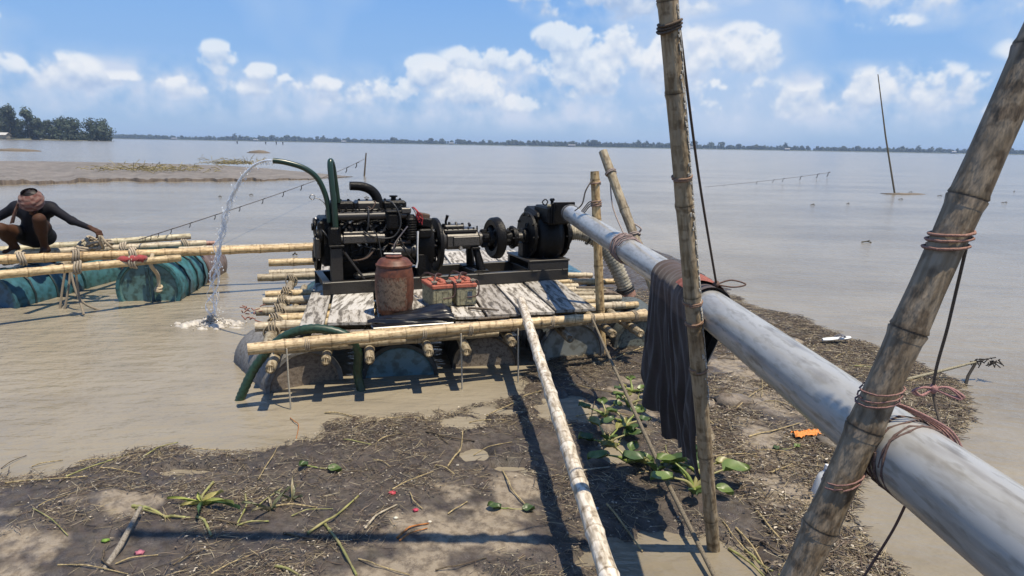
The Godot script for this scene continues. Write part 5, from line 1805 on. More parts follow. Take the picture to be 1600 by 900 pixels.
func the_man() -> void:
	var skin := Color(0.24, 0.115, 0.07)
	var shirt := Color(0.045, 0.046, 0.062)
	var lungi := Color(0.045, 0.042, 0.05)
	var foot_y := 0.515
	var at := Vector3(-5.2, foot_y, -7.35)
	var o := thing("person", "squatting man in dark long-sleeved shirt and checked headcloth, reaching for rope", "person", at)
	# joints, laid out from the pose
	var hipL := Vector3(-5.44, 0.66, -7.58)             # left and right as we see them
	var hipR := Vector3(-5.24, 0.66, -7.60)
	var kneeR := Vector3(-4.985, 0.905, -7.16)
	var ankR := Vector3(-5.10, 0.57, -7.36)
	var kneeL := Vector3(-5.375, 0.80, -7.12)
	var ankL := Vector3(-5.44, 0.57, -7.38)
	var shL := Vector3(-5.40, 1.0, -7.42)
	var shR := Vector3(-5.02, 1.0, -7.42)
	var elR := Vector3(-4.745, 0.875, -7.32)
	var wrR := Vector3(-4.49, 0.80, -7.25)
	var elL := Vector3(-5.65, 0.85, -7.36)
	var wrL := Vector3(-5.56, 0.74, -7.14)
	var neck := Vector3(-5.16, 1.02, -7.36)
	var head := Vector3(-5.075, 1.045, -7.22)
	var chest := Vector3(-5.21, 0.92, -7.44)
	var belly := Vector3(-5.30, 0.78, -7.54)
	var B := [
		[hipL, hipR, 0.10, 0.10, lungi], [belly, (hipL + hipR) * 0.5, 0.125, 0.13, lungi], [chest, belly, 0.135, 0.125, shirt], [shL.lerp(chest, 0.3), shR.lerp(chest, 0.3), 0.095, 0.095, shirt],
		[shL, shR, 0.062, 0.062, shirt], [chest, neck, 0.09, 0.06, shirt], [neck, head, 0.05, 0.055, skin],
		[shR, elR, 0.056, 0.040, shirt], [elR, wrR, 0.040, 0.026, shirt], [shL, elL, 0.056, 0.042, shirt], [elL, wrL, 0.040, 0.027, shirt],
		[hipR, hipR.lerp(kneeR, 0.55), 0.092, 0.078, lungi], [hipR.lerp(kneeR, 0.5), kneeR, 0.078, 0.056, skin], [kneeR, kneeR.lerp(ankR, 0.4), 0.054, 0.052, skin], [kneeR.lerp(ankR, 0.4), ankR, 0.052, 0.033, skin],
		[hipL, hipL.lerp(kneeL, 0.55), 0.092, 0.080, lungi], [hipL.lerp(kneeL, 0.5), kneeL, 0.080, 0.058, skin], [kneeL, kneeL.lerp(ankL, 0.4), 0.056, 0.053, skin], [kneeL.lerp(ankL, 0.4), ankL, 0.053, 0.033, skin],
		[ankR, ankR + Vector3(0.01, -0.03, -0.03), 0.034, 0.028, skin], [ankR + Vector3(0, -0.022, 0.0), ankR + Vector3(0.05, -0.034, 0.14), 0.032, 0.022, skin], [ankL, ankL + Vector3(0, -0.03, -0.03), 0.034, 0.028, skin], [ankL + Vector3(0, -0.022, 0), ankL + Vector3(-0.02, -0.034, 0.14), 0.032, 0.022, skin]]
	var g := Geo.new()
	figure(B, 0.014, 0.035, g)
	# head: skull, face turned down, brow, nose, jaw, ears
	var fwd := Vector3(0.25, -0.62, 0.75).normalized()
	var up := (Vector3.UP - fwd * fwd.y).normalized()
	var rt := fwd.cross(up)
	var hc := head + Vector3(0.01, 0.02, 0.02)
	var hb := [[hc - fwd * 0.02 + up * 0.03, hc + fwd * 0.025 + up * 0.03, 0.086, 0.078, Color(0.03, 0.026, 0.026)], [hc + fwd * 0.03 - up * 0.04, hc + fwd * 0.045 - up * 0.085, 0.058, 0.038, skin], [hc + fwd * 0.095 + up * 0.01, hc + fwd * 0.115 - up * 0.025, 0.010, 0.016, skin], [hc + fwd * 0.083 + up * 0.025 - rt * 0.035, hc + fwd * 0.083 + up * 0.025 + rt * 0.035, 0.016, 0.016, skin], [hc + fwd * 0.085 - up * 0.065 - rt * 0.018, hc + fwd * 0.085 - up * 0.065 + rt * 0.018, 0.012, 0.012, Color(0.3, 0.12, 0.09)],
		[hc + rt * 0.082 + up * 0.0, hc + rt * 0.086 - up * 0.03, 0.016, 0.012, skin], [hc - rt * 0.082, hc - rt * 0.086 - up * 0.03, 0.016, 0.012, skin], [head - Vector3(0.06, 0.02, 0.08), hc, 0.052, 0.055, skin]]
	for s in [-1, 1]: hb.append([hc + fwd * 0.088 + up * 0.008 + rt * 0.03 * s, hc + fwd * 0.089 + up * 0.008 + rt * 0.034 * s, 0.011, 0.011, Color(0.06, 0.04, 0.04)])
	figure(hb, 0.006, 0.014, g)
	# hands
	for s in 2:
		var w: Vector3 = [wrR, wrL][s]
		var d: Vector3 = [Vector3(0.90, -0.36, 0.25), Vector3(0.35, -0.5, 0.75)][s]
		d = d.normalized()
		var side := d.cross(Vector3.UP).normalized()
		var dn := -side.cross(d).normalized()
		if dn.y > 0: dn = -dn
		var hd := [[w - d * 0.04, w + d * 0.02, 0.026, 0.024, skin]]
		for f in 4:
			var lat := side * (-0.030 + f * 0.020)
			hd.append([w + d * 0.01 + lat * 0.6, w + d * 0.078 + lat, 0.017, 0.013, skin])
			var ln: float = [0.036, 0.042, 0.04, 0.03][f]
			var a := w + d * 0.08 + lat
			var b := a + (d * 0.75 + dn * 0.66) * ln
			var c := b + (d * 0.1 + dn) * ln * 0.85
			hd.append([a, b, 0.0105, 0.0095, skin])
			hd.append([b, c, 0.0095, 0.0085, skin])
			hd.append([c, c + (dn - d * 0.5) * ln * 0.5, 0.0085, 0.0075, skin])
		var th := w + d * 0.025 - side * 0.028
		hd.append([th, th + (d * 0.5 - side * 0.45 + dn * 0.7) * 0.045, 0.014, 0.011, skin])
		hd.append([th + (d * 0.5 - side * 0.45 + dn * 0.7) * 0.045, th + (d * 0.85 - side * 0.3 + dn * 1.4) * 0.05, 0.011, 0.009, skin])
		figure(hd, 0.0055, 0.007, g)
	part("body", g, M.skin, o)
	# hair on the crown, above the cloth
	g = Geo.new()
	g.col = Color(0.008, 0.007, 0.007)
	g.blob(hc + Vector3(-0.005, 0.05, -0.03), Vector3(0.096, 0.098, 0.100), rng, 0.06, 10, 18)
	part("hair", g, M.plain, o)
	# headcloth: rolled band with folds, wider at the front, and a tail on one side
	var ht := thing_part("headcloth", o)
	g = Geo.new()
	var ax := (up + Vector3(0, 0.9, 0)).normalized()
	var bs := ax.cross(Vector3(0.25, 0, 1)).normalized()
	var bf := bs.cross(ax).normalized()
	if bf.z < 0: bf = -bf
	var rows := []
	var cols := []
	for k in 40:
		var a := TAU * k / 40.0
		var d := bs * cos(a) + bf * sin(a)
		var row := []
		var cr := []
		for j in 12:
			var q := j / 11.0
			var y := lerpf(-0.055, 0.098, q) - 0.018 * sin(a)
			var r := 0.105 + 0.018 * sin(q * PI) + 0.006 * sin(q * 21.0 + a * 2.0) - 0.034 * q * q
			row.append(hc + ax * (y + 0.035) + d * r + bf * 0.008)
			var red := 1.0 if (j % 4 < 2) != (k % 6 < 2) else 0.0
			cr.append(Color(0.16, 0.06, 0.048).lerp(Color(0.36, 0.24, 0.20), red * 0.5))
		rows.append(row); cols.append(cr)
	rows.append(rows[0]); cols.append(cols[0])
	g.grid(rows, false, cols)
	ht.mesh = g.mesh(off)
	ht.mesh.surface_set_material(0, M.cloth)
	g = Geo.new()
	rows = []
	cols = []
	var t0 := hc - Vector3(0.105, -0.04, -0.02)
	for k in 16:
		var f := k / 15.0
		var c := t0 + Vector3(-0.055 * f - 0.02 * f * f, -0.245 * f, 0.06 * f + 0.02 * sin(f * 3.0))
		var row := []
		var cr := []
		for j in 8:
			var e := j / 7.0 - 0.5
			row.append(c + Vector3(e * lerpf(0.035, 0.055, f), 0.012 * e, 0.02 * sin(j * 1.9) + e * 0.03))
			cr.append(Color(0.15, 0.05, 0.04) if (k + j) % 4 < 2 else Color(0.26, 0.18, 0.15))
		rows.append(row); cols.append(cr)
	g.grid(rows, false, cols)
	var back := []
	part("tail", g, M.cloth, ht)
	g = Geo.new()                                       # shirt hem and collar
	g.col = shirt
	coil(g, neck + Vector3(0.02, -0.005, 0.02), Vector3(0.5, 0.35, 0.8), 0.062, 1.0, 0.0, 0.008)
	part("collar", g, M.cloth, o)

func thing_part(called: String, parent: Node) -> MeshInstance3D:
	var m := MeshInstance3D.new()
	m.name = called
	parent.add_child(m, true)
	return m

# ---------------------------------------------------------------- out on the river
func river_things() -> void:
	var g := Geo.new()
	# water spouting from the hose
	var x := Transform3D(Basis(Vector3.UP, SKID_TURN), SKID)
	var a := x * Vector3(-0.35, 1.14, -0.13)
	var land := Vector3(-2.90, 0.0, -6.44)
	var o := thing("water_jet", "clear water jet falling from the green hose into the river", "water", land)
	var flight := []
	for k in 60:
		var f := k / 59.0
		flight.append(Vector3(lerpf(a.x, land.x, 1.0 - pow(1.0 - f, 1.25)), a.y + 0.05 * f - (a.y + 0.05) * f * f, lerpf(a.z, land.z, f)))
	var nj := noise(97, 0.9, 3)
	for e in 5:                                         # strands that part as they fall
		g = Geo.new()
		var strand := []
		var rad := []
		for k in 60:
			var f := k / 59.0
			var s := 0.004 + 0.055 * f * f
			strand.append(flight[k] + Vector3(nj.get_noise_2d(k * 0.16, e * 9.0), 0, nj.get_noise_2d(k * 0.16, 50.0 + e * 9.0)) * s * 2.2)
			rad.append(maxf(0.0015, (0.009 - 0.002 * f) * (1.0 + 0.9 * f * nj.get_noise_2d(k * 0.9, 100.0 + e * 7.0) * 2.0)))
		g.tube(strand, rad, 7)
		part("stream", g, M.clear_water, o)
	g = Geo.new()
	for k in 260:
		var f := pow(rng.randf(), 0.55)
		var p: Vector3 = flight[int(f * 59.0)]
		var s := 0.01 + 0.06 * f * f
		var r := rng.randf_range(0.002, 0.006)
		g.blob(p + Vector3(rng.randfn() * s * 0.55, rng.randfn() * 0.03, rng.randfn() * s * 0.5), Vector3(r, r * rng.randf_range(1.0, 2.6), r), rng, 0.15, 4, 6)
	var dr := part("droplets", g, M.clear_water, o)
	dr.set_meta("kind", "stuff")
	g = Geo.new()                                       # churned foam: one lumpy crust with tongues and holes
	var rows := []
	var n2 := noise(98, 5.0, 4)
	for k in 61:
		var row := []
		for j in 37:
			var q := Vector2((k / 60.0 - 0.5) * 0.84, (j / 36.0 - 0.5) * 0.50)
			var m := 1.0 - pow(q.x / 0.28, 2.0) - pow(q.y / 0.15, 2.0)
			var h := clampf(m * 0.7 + n2.get_noise_2d(q.x * 1.1, q.y * 2.0) * 2.6 - 0.35, -0.4, 1.0) * 0.03 + rng.randf() * 0.007
			row.append(land + Vector3(q.x, h, q.y + 0.04))
		rows.append(row)
	g.col = Color(0.42, 0.39, 0.34)
	g.grid(rows)
	for k in 700:
		var an := rng.randf() * TAU
		var rr := absf(rng.randfn()) * 0.13
		g.blob(land + Vector3(cos(an) * rr, pow(rng.randf(), 2.0) * 0.12 * maxf(0.05, 1.0 - rr * 5.0), sin(an) * rr * 0.6 + 0.03), Vector3(1.5, 1, 1.3) * rng.randf_range(0.002, 0.008), rng, 0.1, 4, 5)
	var fo := part("foam", g, M.foam, o)
	fo.set_meta("kind", "stuff")
	# thin stakes far out
	g = Geo.new()
	g.col = Color(0.20, 0.18, 0.13)
	g.tube([Vector3(16.29, -0.3, -29.3), Vector3(15.5, 2.4, -29.3), Vector3(14.87, 4.86, -29.3)], [0.042, 0.034, 0.018], 8)
	solo("river_stake", g, M.wood, "tall thin leaning stake standing alone far out in the river", "stake", Vector3(16.4, 0, -29.3))
	g = Geo.new()
	g.col = Color(0.16, 0.13, 0.1)
	g.tube([Vector3(-8.05, -0.2, -37.08), Vector3(-7.9, 1.22, -37.08)], [0.05, 0.035], 8)
	solo("river_stake", g, M.wood, "short stake holding the float line beyond the engine", "stake", Vector3(-8.0, 0, -37.1))
	# float line from the left raft to the short stake, with little floats hanging on
	line("float_line", "thin float line running from left raft to the short stake", Vector3(-4.36, 0.60, -7.9), Vector3(-8.0, 0.9, -37.08), 0.12, [0.006, 0.012, 0.02, 0.035, 0.06, 0.10, 0.15, 0.21, 0.28, 0.36, 0.46, 0.58, 0.72, 0.86])
	line("net_line", "thin net line with tufts far out to the right", Vector3(7.6, 0.25, -27.5), Vector3(21.0, 0.35, -46.0), 0.05, [0.02, 0.1, 0.3, 0.42, 0.5, 0.66, 0.84, 0.97])
	# people wading far off
	for e in [[-140.0, -352.0, 1.55], [-127.0, -356.0, 1.5], [-121.6, -356.0, 1.6], [-118.6, -357.0, 1.55]]:
		var at := Vector3(e[0], 0, e[1])
		g = Geo.new()
		var s: float = e[2]
		figure([[at + Vector3(-0.12, -0.1, 0), at + Vector3(-0.09, s * 0.5, 0), 0.08, 0.11, Color(0.1, 0.09, 0.1)], [at + Vector3(0.12, -0.1, 0), at + Vector3(0.09, s * 0.5, 0), 0.08, 0.11, Color(0.1, 0.09, 0.1)], [at + Vector3(0, s * 0.5, 0), at + Vector3(0, s * 0.8, 0), 0.16, 0.2, Color(0.1, 0.1, 0.14)], [at + Vector3(0.2, s * 0.8, 0), at + Vector3(0.32, s * 0.48, 0.1), 0.07, 0.045, Color(0.15, 0.09, 0.06)], [at + Vector3(-0.2, s * 0.8, 0), at + Vector3(-0.3, s * 0.48, 0.1), 0.07, 0.045, Color(0.15, 0.09, 0.06)], [at + Vector3(0, s * 0.86, 0), at + Vector3(0, s * 0.95, 0), 0.075, 0.1, Color(0.12, 0.06, 0.05)]], 0.05, 0.06, g)
		solo("person", g, M.skin, "tiny dark figure wading in shallow water far across the river", "person", at, "people wading far off")
	# flood straw stranded on the sandbar
	for e in [[-18.5, -35.2, 1.5, 0.7, "heap of yellow flood straw stranded on the near part of sandbar"], [-19.0, -47.0, 1.0, 0.5, "small straw heap on the back edge of the sandbar"]]:
		g = Geo.new()
		var at := Vector3(e[0], 0.15, e[1])
		for k in 260:
			var p := at + Vector3(rng.randfn() * e[2], absf(rng.randfn()) * 0.14, rng.randfn() * e[3])
			var d := Vector3(rng.randfn(), rng.randf_range(-0.05, 0.4), rng.randfn()).normalized() * rng.randf_range(0.2, 0.8)
			g.col = Color(0.36, 0.31, 0.15) * rng.randf_range(0.5, 1.2)
			g.col.a = 1.0
			g.tube([p, p + d * 0.35 + Vector3(0, 0.04, 0), p + d * 0.7], 0.014, 4, false)
		solo("straw_heap", g, M.wood, e[4], "straw", at)
	# floating scraps
	for k in 14:
		var z := rng.randf_range(-34.0, -9.0)
		var at := Vector3(rng.randf_range(0.35, 0.75) * -z * (1.0 if k % 3 else -0.6), 0.01, z)
		if at.x < 0.0 and z < -25.0: continue
		g = Geo.new()
		g.col = Color(0.10, 0.085, 0.05)
		var s := rng.randf_range(0.03, 0.1)
		g.tube([at, at + Vector3(s, 0.02, s * 0.3), at + Vector3(s * 2.0, 0.0, 0.1 * s)], 0.012, 5)
		g.tube([at + Vector3(s, 0.02, s * 0.3), at + Vector3(s * 1.3, 0.05, s * 0.8)], 0.008, 5)
		solo("floating_twig", g, M.wood, "small dark twig drifting on open water", "twig", at, "twigs drifting on the river")

func line(called: String, label: String, a: Vector3, b: Vector3, sag: float, marks: Array) -> void:
	var o := thing(called, label, "line", a)
	var at := func(f: float) -> Vector3: return a.lerp(b, f) - Vector3(0, sag * 4.0 * f * (1.0 - f), 0)
	var pts := []
	var rad := []
	for k in 49:
		var f := pow(k / 48.0, 2.0)
		pts.append(at.call(f)); rad.append(lerpf(0.006, 0.012, f))
	var g := Geo.new()
	g.col = Color(0.11, 0.10, 0.10)
	g.tube(pts, rad, 6)
	part("cord", g, M.rope, o)
	for m in marks:
		g = Geo.new()
		g.col = Color(0.07, 0.06, 0.06)
		var p: Vector3 = at.call(m)
		var s: float = 0.03 + 0.13 * m
		g.tube([p + Vector3(s * 0.8, s * 0.3, 0), p, p + Vector3(-s * 0.1, -s * 1.1, 0), p + Vector3(-s * 0.5, -s * 1.7, 0)], s * 0.16, 5)
		part("float_tuft", g, M.rope, o)

# ---------------------------------------------------------------- what lies on the mud
func ground(x: float, z: float) -> float:
	return maxf(mud_height(x, z), 0.0)

func litter() -> void:
	var g: Geo
	var r := RandomNumberGenerator.new()
	r.seed = 5
	var sticks := [[-2.563,-3.191,-2.157,-3.220,7,0],[-2.266,-3.216,-2.124,-3.545,7,1],[-2.155,-3.327,-1.920,-3.285,6,0],[-1.784,-2.958,-1.578,-2.868,13,1],[-1.587,-2.873,-1.475,-2.882,12,1],[-1.501,-3.189,-1.454,-2.940,11,1],[-1.454,-2.900,-1.310,-2.727,12,1],[-1.754,-2.930,-1.589,-2.879,8,1],[-1.306,-3.104,-1.240,-2.835,8,1],[-2.004,-3.461,-1.950,-3.742,6,1],[-2.580,-3.408,-2.464,-3.491,5,0],[-1.602,-2.497,-1.468,-2.577,5,0],[-1.291,-3.238,-1.342,-3.678,5,0],[-0.894,-2.756,-0.740,-3.086,10,1],[-0.842,-2.848,-0.606,-2.453,11,1],[-0.958,-2.524,-0.828,-2.446,10,1],[-0.972,-3.737,-0.794,-3.657,7,1],[-0.766,-3.702,-0.684,-3.813,6,0],[-0.338,-3.395,-0.286,-3.906,8,0],[-0.647,-2.800,-0.536,-3.001,9,4],[-0.585,-3.156,-0.400,-3.341,5,0],[-1.218,-4.228,-0.978,-4.150,8,0],[-1.414,-4.131,-1.275,-3.807,5,3],[-0.400,-3.431,-0.287,-3.324,6,0],[-0.260,-4.108,-0.026,-4.098,6,0],[-0.745,-3.471,-0.638,-3.399,5,0],[-0.490,-2.728,-0.362,-2.841,8,3],[-0.475,-2.708,-0.362,-2.793,6,3],[-1.004,-2.768,-0.832,-2.707,8,2],[-0.491,-3.114,-0.408,-2.964,5,0],[-1.825,-3.658,-1.601,-3.650,5,0],[-1.593,-3.542,-1.382,-3.319,4,2],[-2.370,-3.471,-2.155,-3.432,5,0],[-1.016,-2.915,-0.835,-2.967,5,1],[-0.913,-3.266,-0.749,-3.358,5,2],[-0.791,-4.032,-0.594,-3.799,7,2],[-0.571,-4.202,-0.358,-3.719,6,2],[0.322,-3.339,0.622,-3.524,8,4],[0.649,-3.805,0.930,-4.647,8,1],[0.559,-4.145,0.640,-3.742,9,0],[0.987,-2.748,1.069,-2.467,9,1],[1.055,-2.871,1.095,-2.575,8,0],[1.056,-2.740,1.147,-2.469,9,1],[1.012,-2.925,1.073,-2.667,6,0],[1.205,-3.048,1.233,-2.721,8,0],[1.137,-2.768,1.186,-2.534,7,2],[1.421,-3.424,1.663,-3.589,8,0],[1.672,-3.894,1.510,-3.465,6,2],[1.508,-4.298,1.910,-4.817,7,0],[1.455,-3.885,1.853,-4.098,8,0],[1.431,-3.704,1.641,-3.670,5,0],[2.483,-6.752,2.698,-6.467,8,2],[2.561,-6.272,2.804,-5.863,8,2],[2.688,-5.483,3.048,-5.780,6,0],[2.714,-4.722,3.120,-5.023,6,0],[2.691,-4.352,2.800,-4.246,6,0],[2.733,-5.704,2.925,-5.641,9,4],[2.975,-5.168,2.772,-4.725,5,0],[1.000,-4.771,1.546,-5.418,6,0],[0.433,-4.742,0.740,-4.598,5,0],[0.436,-4.248,0.833,-4.105,6,0],[0.545,-5.194,0.542,-4.253,6,2],[0.852,-5.378,1.188,-5.765,7,0],[1.095,-4.776,1.119,-4.280,6,0],[1.924,-5.439,1.767,-4.547,6,0],[1.086,-6.176,1.674,-7.566,9,0],[1.175,-6.535,1.556,-6.688,9,0],[-1.833,-2.490,-1.516,-2.435,5,0],[-2.724,-3.379,-2.699,-3.538,4,2],[-1.370,-2.504,-1.274,-2.644,5,2],[-1.187,-2.445,-1.066,-2.603,5,0],[-0.624,-2.570,-0.394,-2.467,5,0],[-0.293,-2.491,-0.088,-2.586,5,2],[-0.204,-3.639,0.016,-3.734,5,0],[-0.154,-4.221,0.035,-4.403,6,0],[-0.284,-2.939,-0.201,-3.061,5,0],[-1.201,-2.966,-1.142,-3.155,5,1],[-1.235,-2.824,-1.097,-2.845,8,1],[-2.056,-3.123,-1.773,-3.069,4,2],[-2.214,-2.932,-2.111,-3.057,4,0]]
	# uncountable straw, twigs and chips
	for k in 64:                                        # many more lie between the ones picked out below
		var p := Vector2(r.randf_range(-2.6, 2.9), r.randf_range(-6.2, -2.45))
		if inland(p) < 0.02 or mud_height(p.x, p.y) < -0.01: continue
		var q := p + Vector2.from_angle(r.randfn() * 0.8) * r.randf_range(0.1, 0.42)
		if inland(q) < -0.05: continue
		sticks.append([p.x, p.y, q.x, q.y, r.randf_range(4.0, 10.0), [0, 0, 2, 1, 0, 2][k % 6]])
	var kinds := [["straw_litter", "fine pale straw and chaff scattered over the wet mud", "straw", 25000], ["twig_litter", "dark broken twigs and roots matted over the mud", "twigs", 17000], ["chip_litter", "small bits of bark and leaf lying on the mud", "litter", 34000]]
	var npile := noise(95, 1.1, 3)
	for kind in 3:
		g = Geo.new()
		match kind:
			0: g.tube([Vector3(-0.5, 0, 0), Vector3(-0.1, 0.03, 0.02), Vector3(0.5, 0, -0.02)], [0.028, 0.034, 0.02], 5, false)
			1:
				g.tube([Vector3(-0.5, 0, 0), Vector3(-0.15, 0.06, 0.05), Vector3(0.2, 0.02, -0.03), Vector3(0.5, 0.05, 0.04)], [0.03, 0.04, 0.03, 0.015], 5, false)
				g.tube([Vector3(0.0, 0.04, 0.0), Vector3(0.18, 0.12, 0.14)], [0.025, 0.01], 4, false)
			2: g.face([Vector3(-0.5, 0.0, -0.1), Vector3(-0.1, 0.12, -0.28), Vector3(0.5, 0.03, 0.0), Vector3(0.1, 0.1, 0.26)], Vector3.UP)
		var mm := MultiMesh.new()
		mm.transform_format = MultiMesh.TRANSFORM_3D
		mm.use_colors = true
		mm.mesh = g.mesh()
		mm.mesh.surface_set_material(0, M.plain)
		var xf := []
		var cl := []
		while xf.size() < kinds[kind][3]:
			var t := pow(r.randf(), 0.75)
			var z := lerpf(-1.9, -8.2, 1.0 - t) if r.randf() < 0.8 else r.randf_range(-6.5, -2.0)
			var xx := r.randf_range(-3.2, 3.5)
			var p := Vector2(xx, z)
			var d := inland(p)
			if d < -0.04: continue
			var pile := npile.get_noise_2d(xx, z) + 0.25 - spots(SILT, p) * 0.9 + smoothstep(0.4, 0.0, d) * 0.25 + (0.65 if xx > 1.2 else 0.05)
			if r.randf() > pile * 0.9 + 0.15: continue
			var h := mud_height(xx, z, d)
			if h < -0.012: continue
			var len_: float = [r.randf_range(0.015, 0.085), r.randf_range(0.015, 0.09), r.randf_range(0.004, 0.019)][kind] * (1.5 if xx > 1.1 else 1.0)
			var b := Basis(Vector3.UP, r.randf() * TAU) * Basis(Vector3.BACK, r.randfn() * 0.14) * Basis(Vector3.RIGHT, r.randf() * TAU if kind < 2 else 0.0)
			var thick: float = [0.4, 0.55, 1.0][kind]
			xf.append(Transform3D(b.scaled_local(Vector3(len_, len_ * thick, len_ * thick)), Vector3(xx, maxf(h, 0.0) + 0.004 + absf(r.randfn()) * 0.006, z)))
			var c: Color = [[Color(0.34, 0.27, 0.15), Color(0.24, 0.19, 0.12), Color(0.17, 0.125, 0.075), Color(0.42, 0.36, 0.24)], [Color(0.07, 0.05, 0.038), Color(0.11, 0.075, 0.05), Color(0.16, 0.12, 0.085), Color(0.05, 0.04, 0.035)], [Color(0.20, 0.155, 0.105), Color(0.06, 0.05, 0.04), Color(0.40, 0.35, 0.27), Color(0.035, 0.03, 0.027)]][kind][r.randi() % 4]
			cl.append(c * r.randf_range(0.7, 1.25))
		mm.instance_count = xf.size()
		for k in xf.size():
			mm.set_instance_transform(k, xf[k]); mm.set_instance_color(k, cl[k])
		var o := MultiMeshInstance3D.new()
		o.name = kinds[kind][0]
		o.multimesh = mm
		o.set_meta("kind", "stuff")
		add_child(o)
		tag(o, kinds[kind][1], kinds[kind][2])
	# stems and sticks one can pick out
	var tone := [Color(0.46, 0.37, 0.20), Color(0.27, 0.28, 0.09), Color(0.085, 0.062, 0.045), Color(0.50, 0.19, 0.05), Color(0.55, 0.49, 0.38)]
	var lab := [["dry_reed", "dry straw-coloured reed stem lying on the mud", "stem"], ["green_reed", "yellow-green cut plant stem lying on the mud", "stem"], ["dark_twig", "dark wet twig lying on the mud", "twig"], ["orange_root", "orange fibrous root lying on the mud", "root"], ["bleached_stick", "short bleached whitish stick lying on the mud", "stick"]]
	for s in sticks:
		var a := Vector3(s[0], ground(s[0], s[1]) + 0.006, s[1])
		var b := Vector3(s[2], ground(s[2], s[3]) + 0.006, s[3])
		var k: int = s[5]
		var rad: float = s[4] * 0.00068
		var mid := a.lerp(b, 0.5) + Vector3(r.randf_range(-0.1, 0.1), 0.0, r.randf_range(-0.1, 0.1)) * a.distance_to(b)
		mid.y = maxf(ground(mid.x, mid.z), (a.y + b.y) * 0.5 - 0.006) + 0.012
		g = Geo.new()
		var pts := smooth([a, a.lerp(mid, 0.55) + Vector3(0, 0.004, 0), mid, b], 5)
		var rr := []
		var cc := []
		for j in pts.size():
			rr.append(rad * (1.0 - 0.35 * j / pts.size()) * (1.0 + 0.2 * sin(j * 2.3)))
			var c: Color = tone[k].lerp(Color(0.36, 0.29, 0.15), r.randf() * (0.7 if k == 1 else 0.3)) * r.randf_range(0.6, 1.2)
			c.a = 1.0
			cc.append(c)
		g.tube(pts, rr, 7, true, cc)
		var l = lab[k]
		var size_: String = ("long " if a.distance_to(b) > 0.3 else "short ") + ("thick " if s[4] > 8.5 else "thin " if s[4] < 5.6 else "")
		solo(l[0], g, M.wood if k != 1 else M.leaf, size_ + l[1].trim_prefix("short "), l[2], a, ["dry reeds", "green reeds", "twigs", "roots", "bleached sticks"][k] + " scattered on the mud")
	# long thin stick leaning from raft to mud
	g = Geo.new()
	g.col = Color(0.20, 0.17, 0.12)
	g.tube([Vector3(0.615, 0.47, -5.0), Vector3(0.68, 0.33, -4.55), Vector3(0.80, 0.10, -3.2), Vector3(0.855, 0.03, -2.42)], [0.008, 0.010, 0.012, 0.010], 7)
	solo("long_stick", g, M.wood, "long thin dark rod slanting from the front pole to the pool", "stick", Vector3(0.855, 0.03, -2.42))
	g = Geo.new()
	g.col = Color(0.30, 0.27, 0.22)
	g.tube([Vector3(-1.635, 0.02, -2.42), Vector3(-1.64, 0.06, -2.6), Vector3(-1.69, 0.09, -2.86)], [0.012, 0.013, 0.010], 7)
	solo("grey_stick", g, M.wood, "straight grey stick pointing at the camera on the silt", "stick", Vector3(-1.635, 0.02, -2.42))
	# water hyacinth: rounded leaves on bulbous stalks
	var spots_ := [[0.80, -3.42, 7, 1.0], [0.95, -3.22, 7, 1.05], [0.66, -3.52, 5, 0.9], [0.58, -3.80, 5, 0.9], [0.72, -3.98, 5, 0.8], [0.80, -4.35, 5, 0.8], [0.87, -4.62, 5, 0.75], [1.02, -3.38, 4, 0.85], [0.62, -4.15, 4, 0.7], [-1.02, -3.36, 2, 0.55], [0.0, -3.0, 2, 0.5], [1.62, -3.72, 2, 0.5]]
	var n := 0
	for s in spots_:
		var at := Vector3(s[0], ground(s[0], s[1]), s[1])
		var o := thing("water_hyacinth", "green water hyacinth plant with rounded glossy leaves on the mud" if s[2] > 3 else "lone green hyacinth leaf pair stranded on the dark mud", "plant", at, "hyacinth plants under the cloth" if s[2] > 3 else "stranded hyacinth leaves")
		for k in s[2]:
			var an: float = TAU * k / s[2] + r.randf_range(-0.4, 0.4)
			var out := Vector3(cos(an), 0, sin(an))
			var hgt: float = s[3] * r.randf_range(0.02, 0.13) * (1.0 if s[2] > 3 else 0.25)
			var reach: float = s[3] * r.randf_range(0.05, 0.15)
			var tip := at + out * reach + Vector3(0, hgt, 0)
			g = Geo.new()
			g.col = Color(0.20, 0.25, 0.06) if k % 3 else Color(0.33, 0.30, 0.13)
			g.tube(smooth([at + Vector3(0, 0.005, 0), at + out * reach * 0.4 + Vector3(0, hgt * 0.65, 0), tip], 5), ([0.008, 0.009, 0.011, 0.012, 0.011, 0.009, 0.007, 0.006, 0.005, 0.005, 0.004] if s[2] > 3 else 0.0035), 7)
			part("stalk", g, M.leaf, o)
			g = Geo.new()
			g.col = [Color(0.075, 0.12, 0.03), Color(0.12, 0.17, 0.045), Color(0.22, 0.21, 0.07), Color(0.05, 0.085, 0.025)][r.randi() % 4]
			var dir := (out + Vector3(0, r.randf_range(-0.15, 0.45), 0)).normalized()
			leaf_geo(g, tip, dir, Vector3(0, 1, 0), s[3] * r.randf_range(0.07, 0.145), s[3] * r.randf_range(0.065, 0.125), 0.22)
			part("leaf", g, M.leaf, o)
	# the broken clump with strap leaves on the near mud
	var at := Vector3(-1.46, ground(-1.46, -2.98), -2.98)
	var o := thing("plant_clump", "uprooted plant clump with dark green and yellow strap leaves", "plant", at)
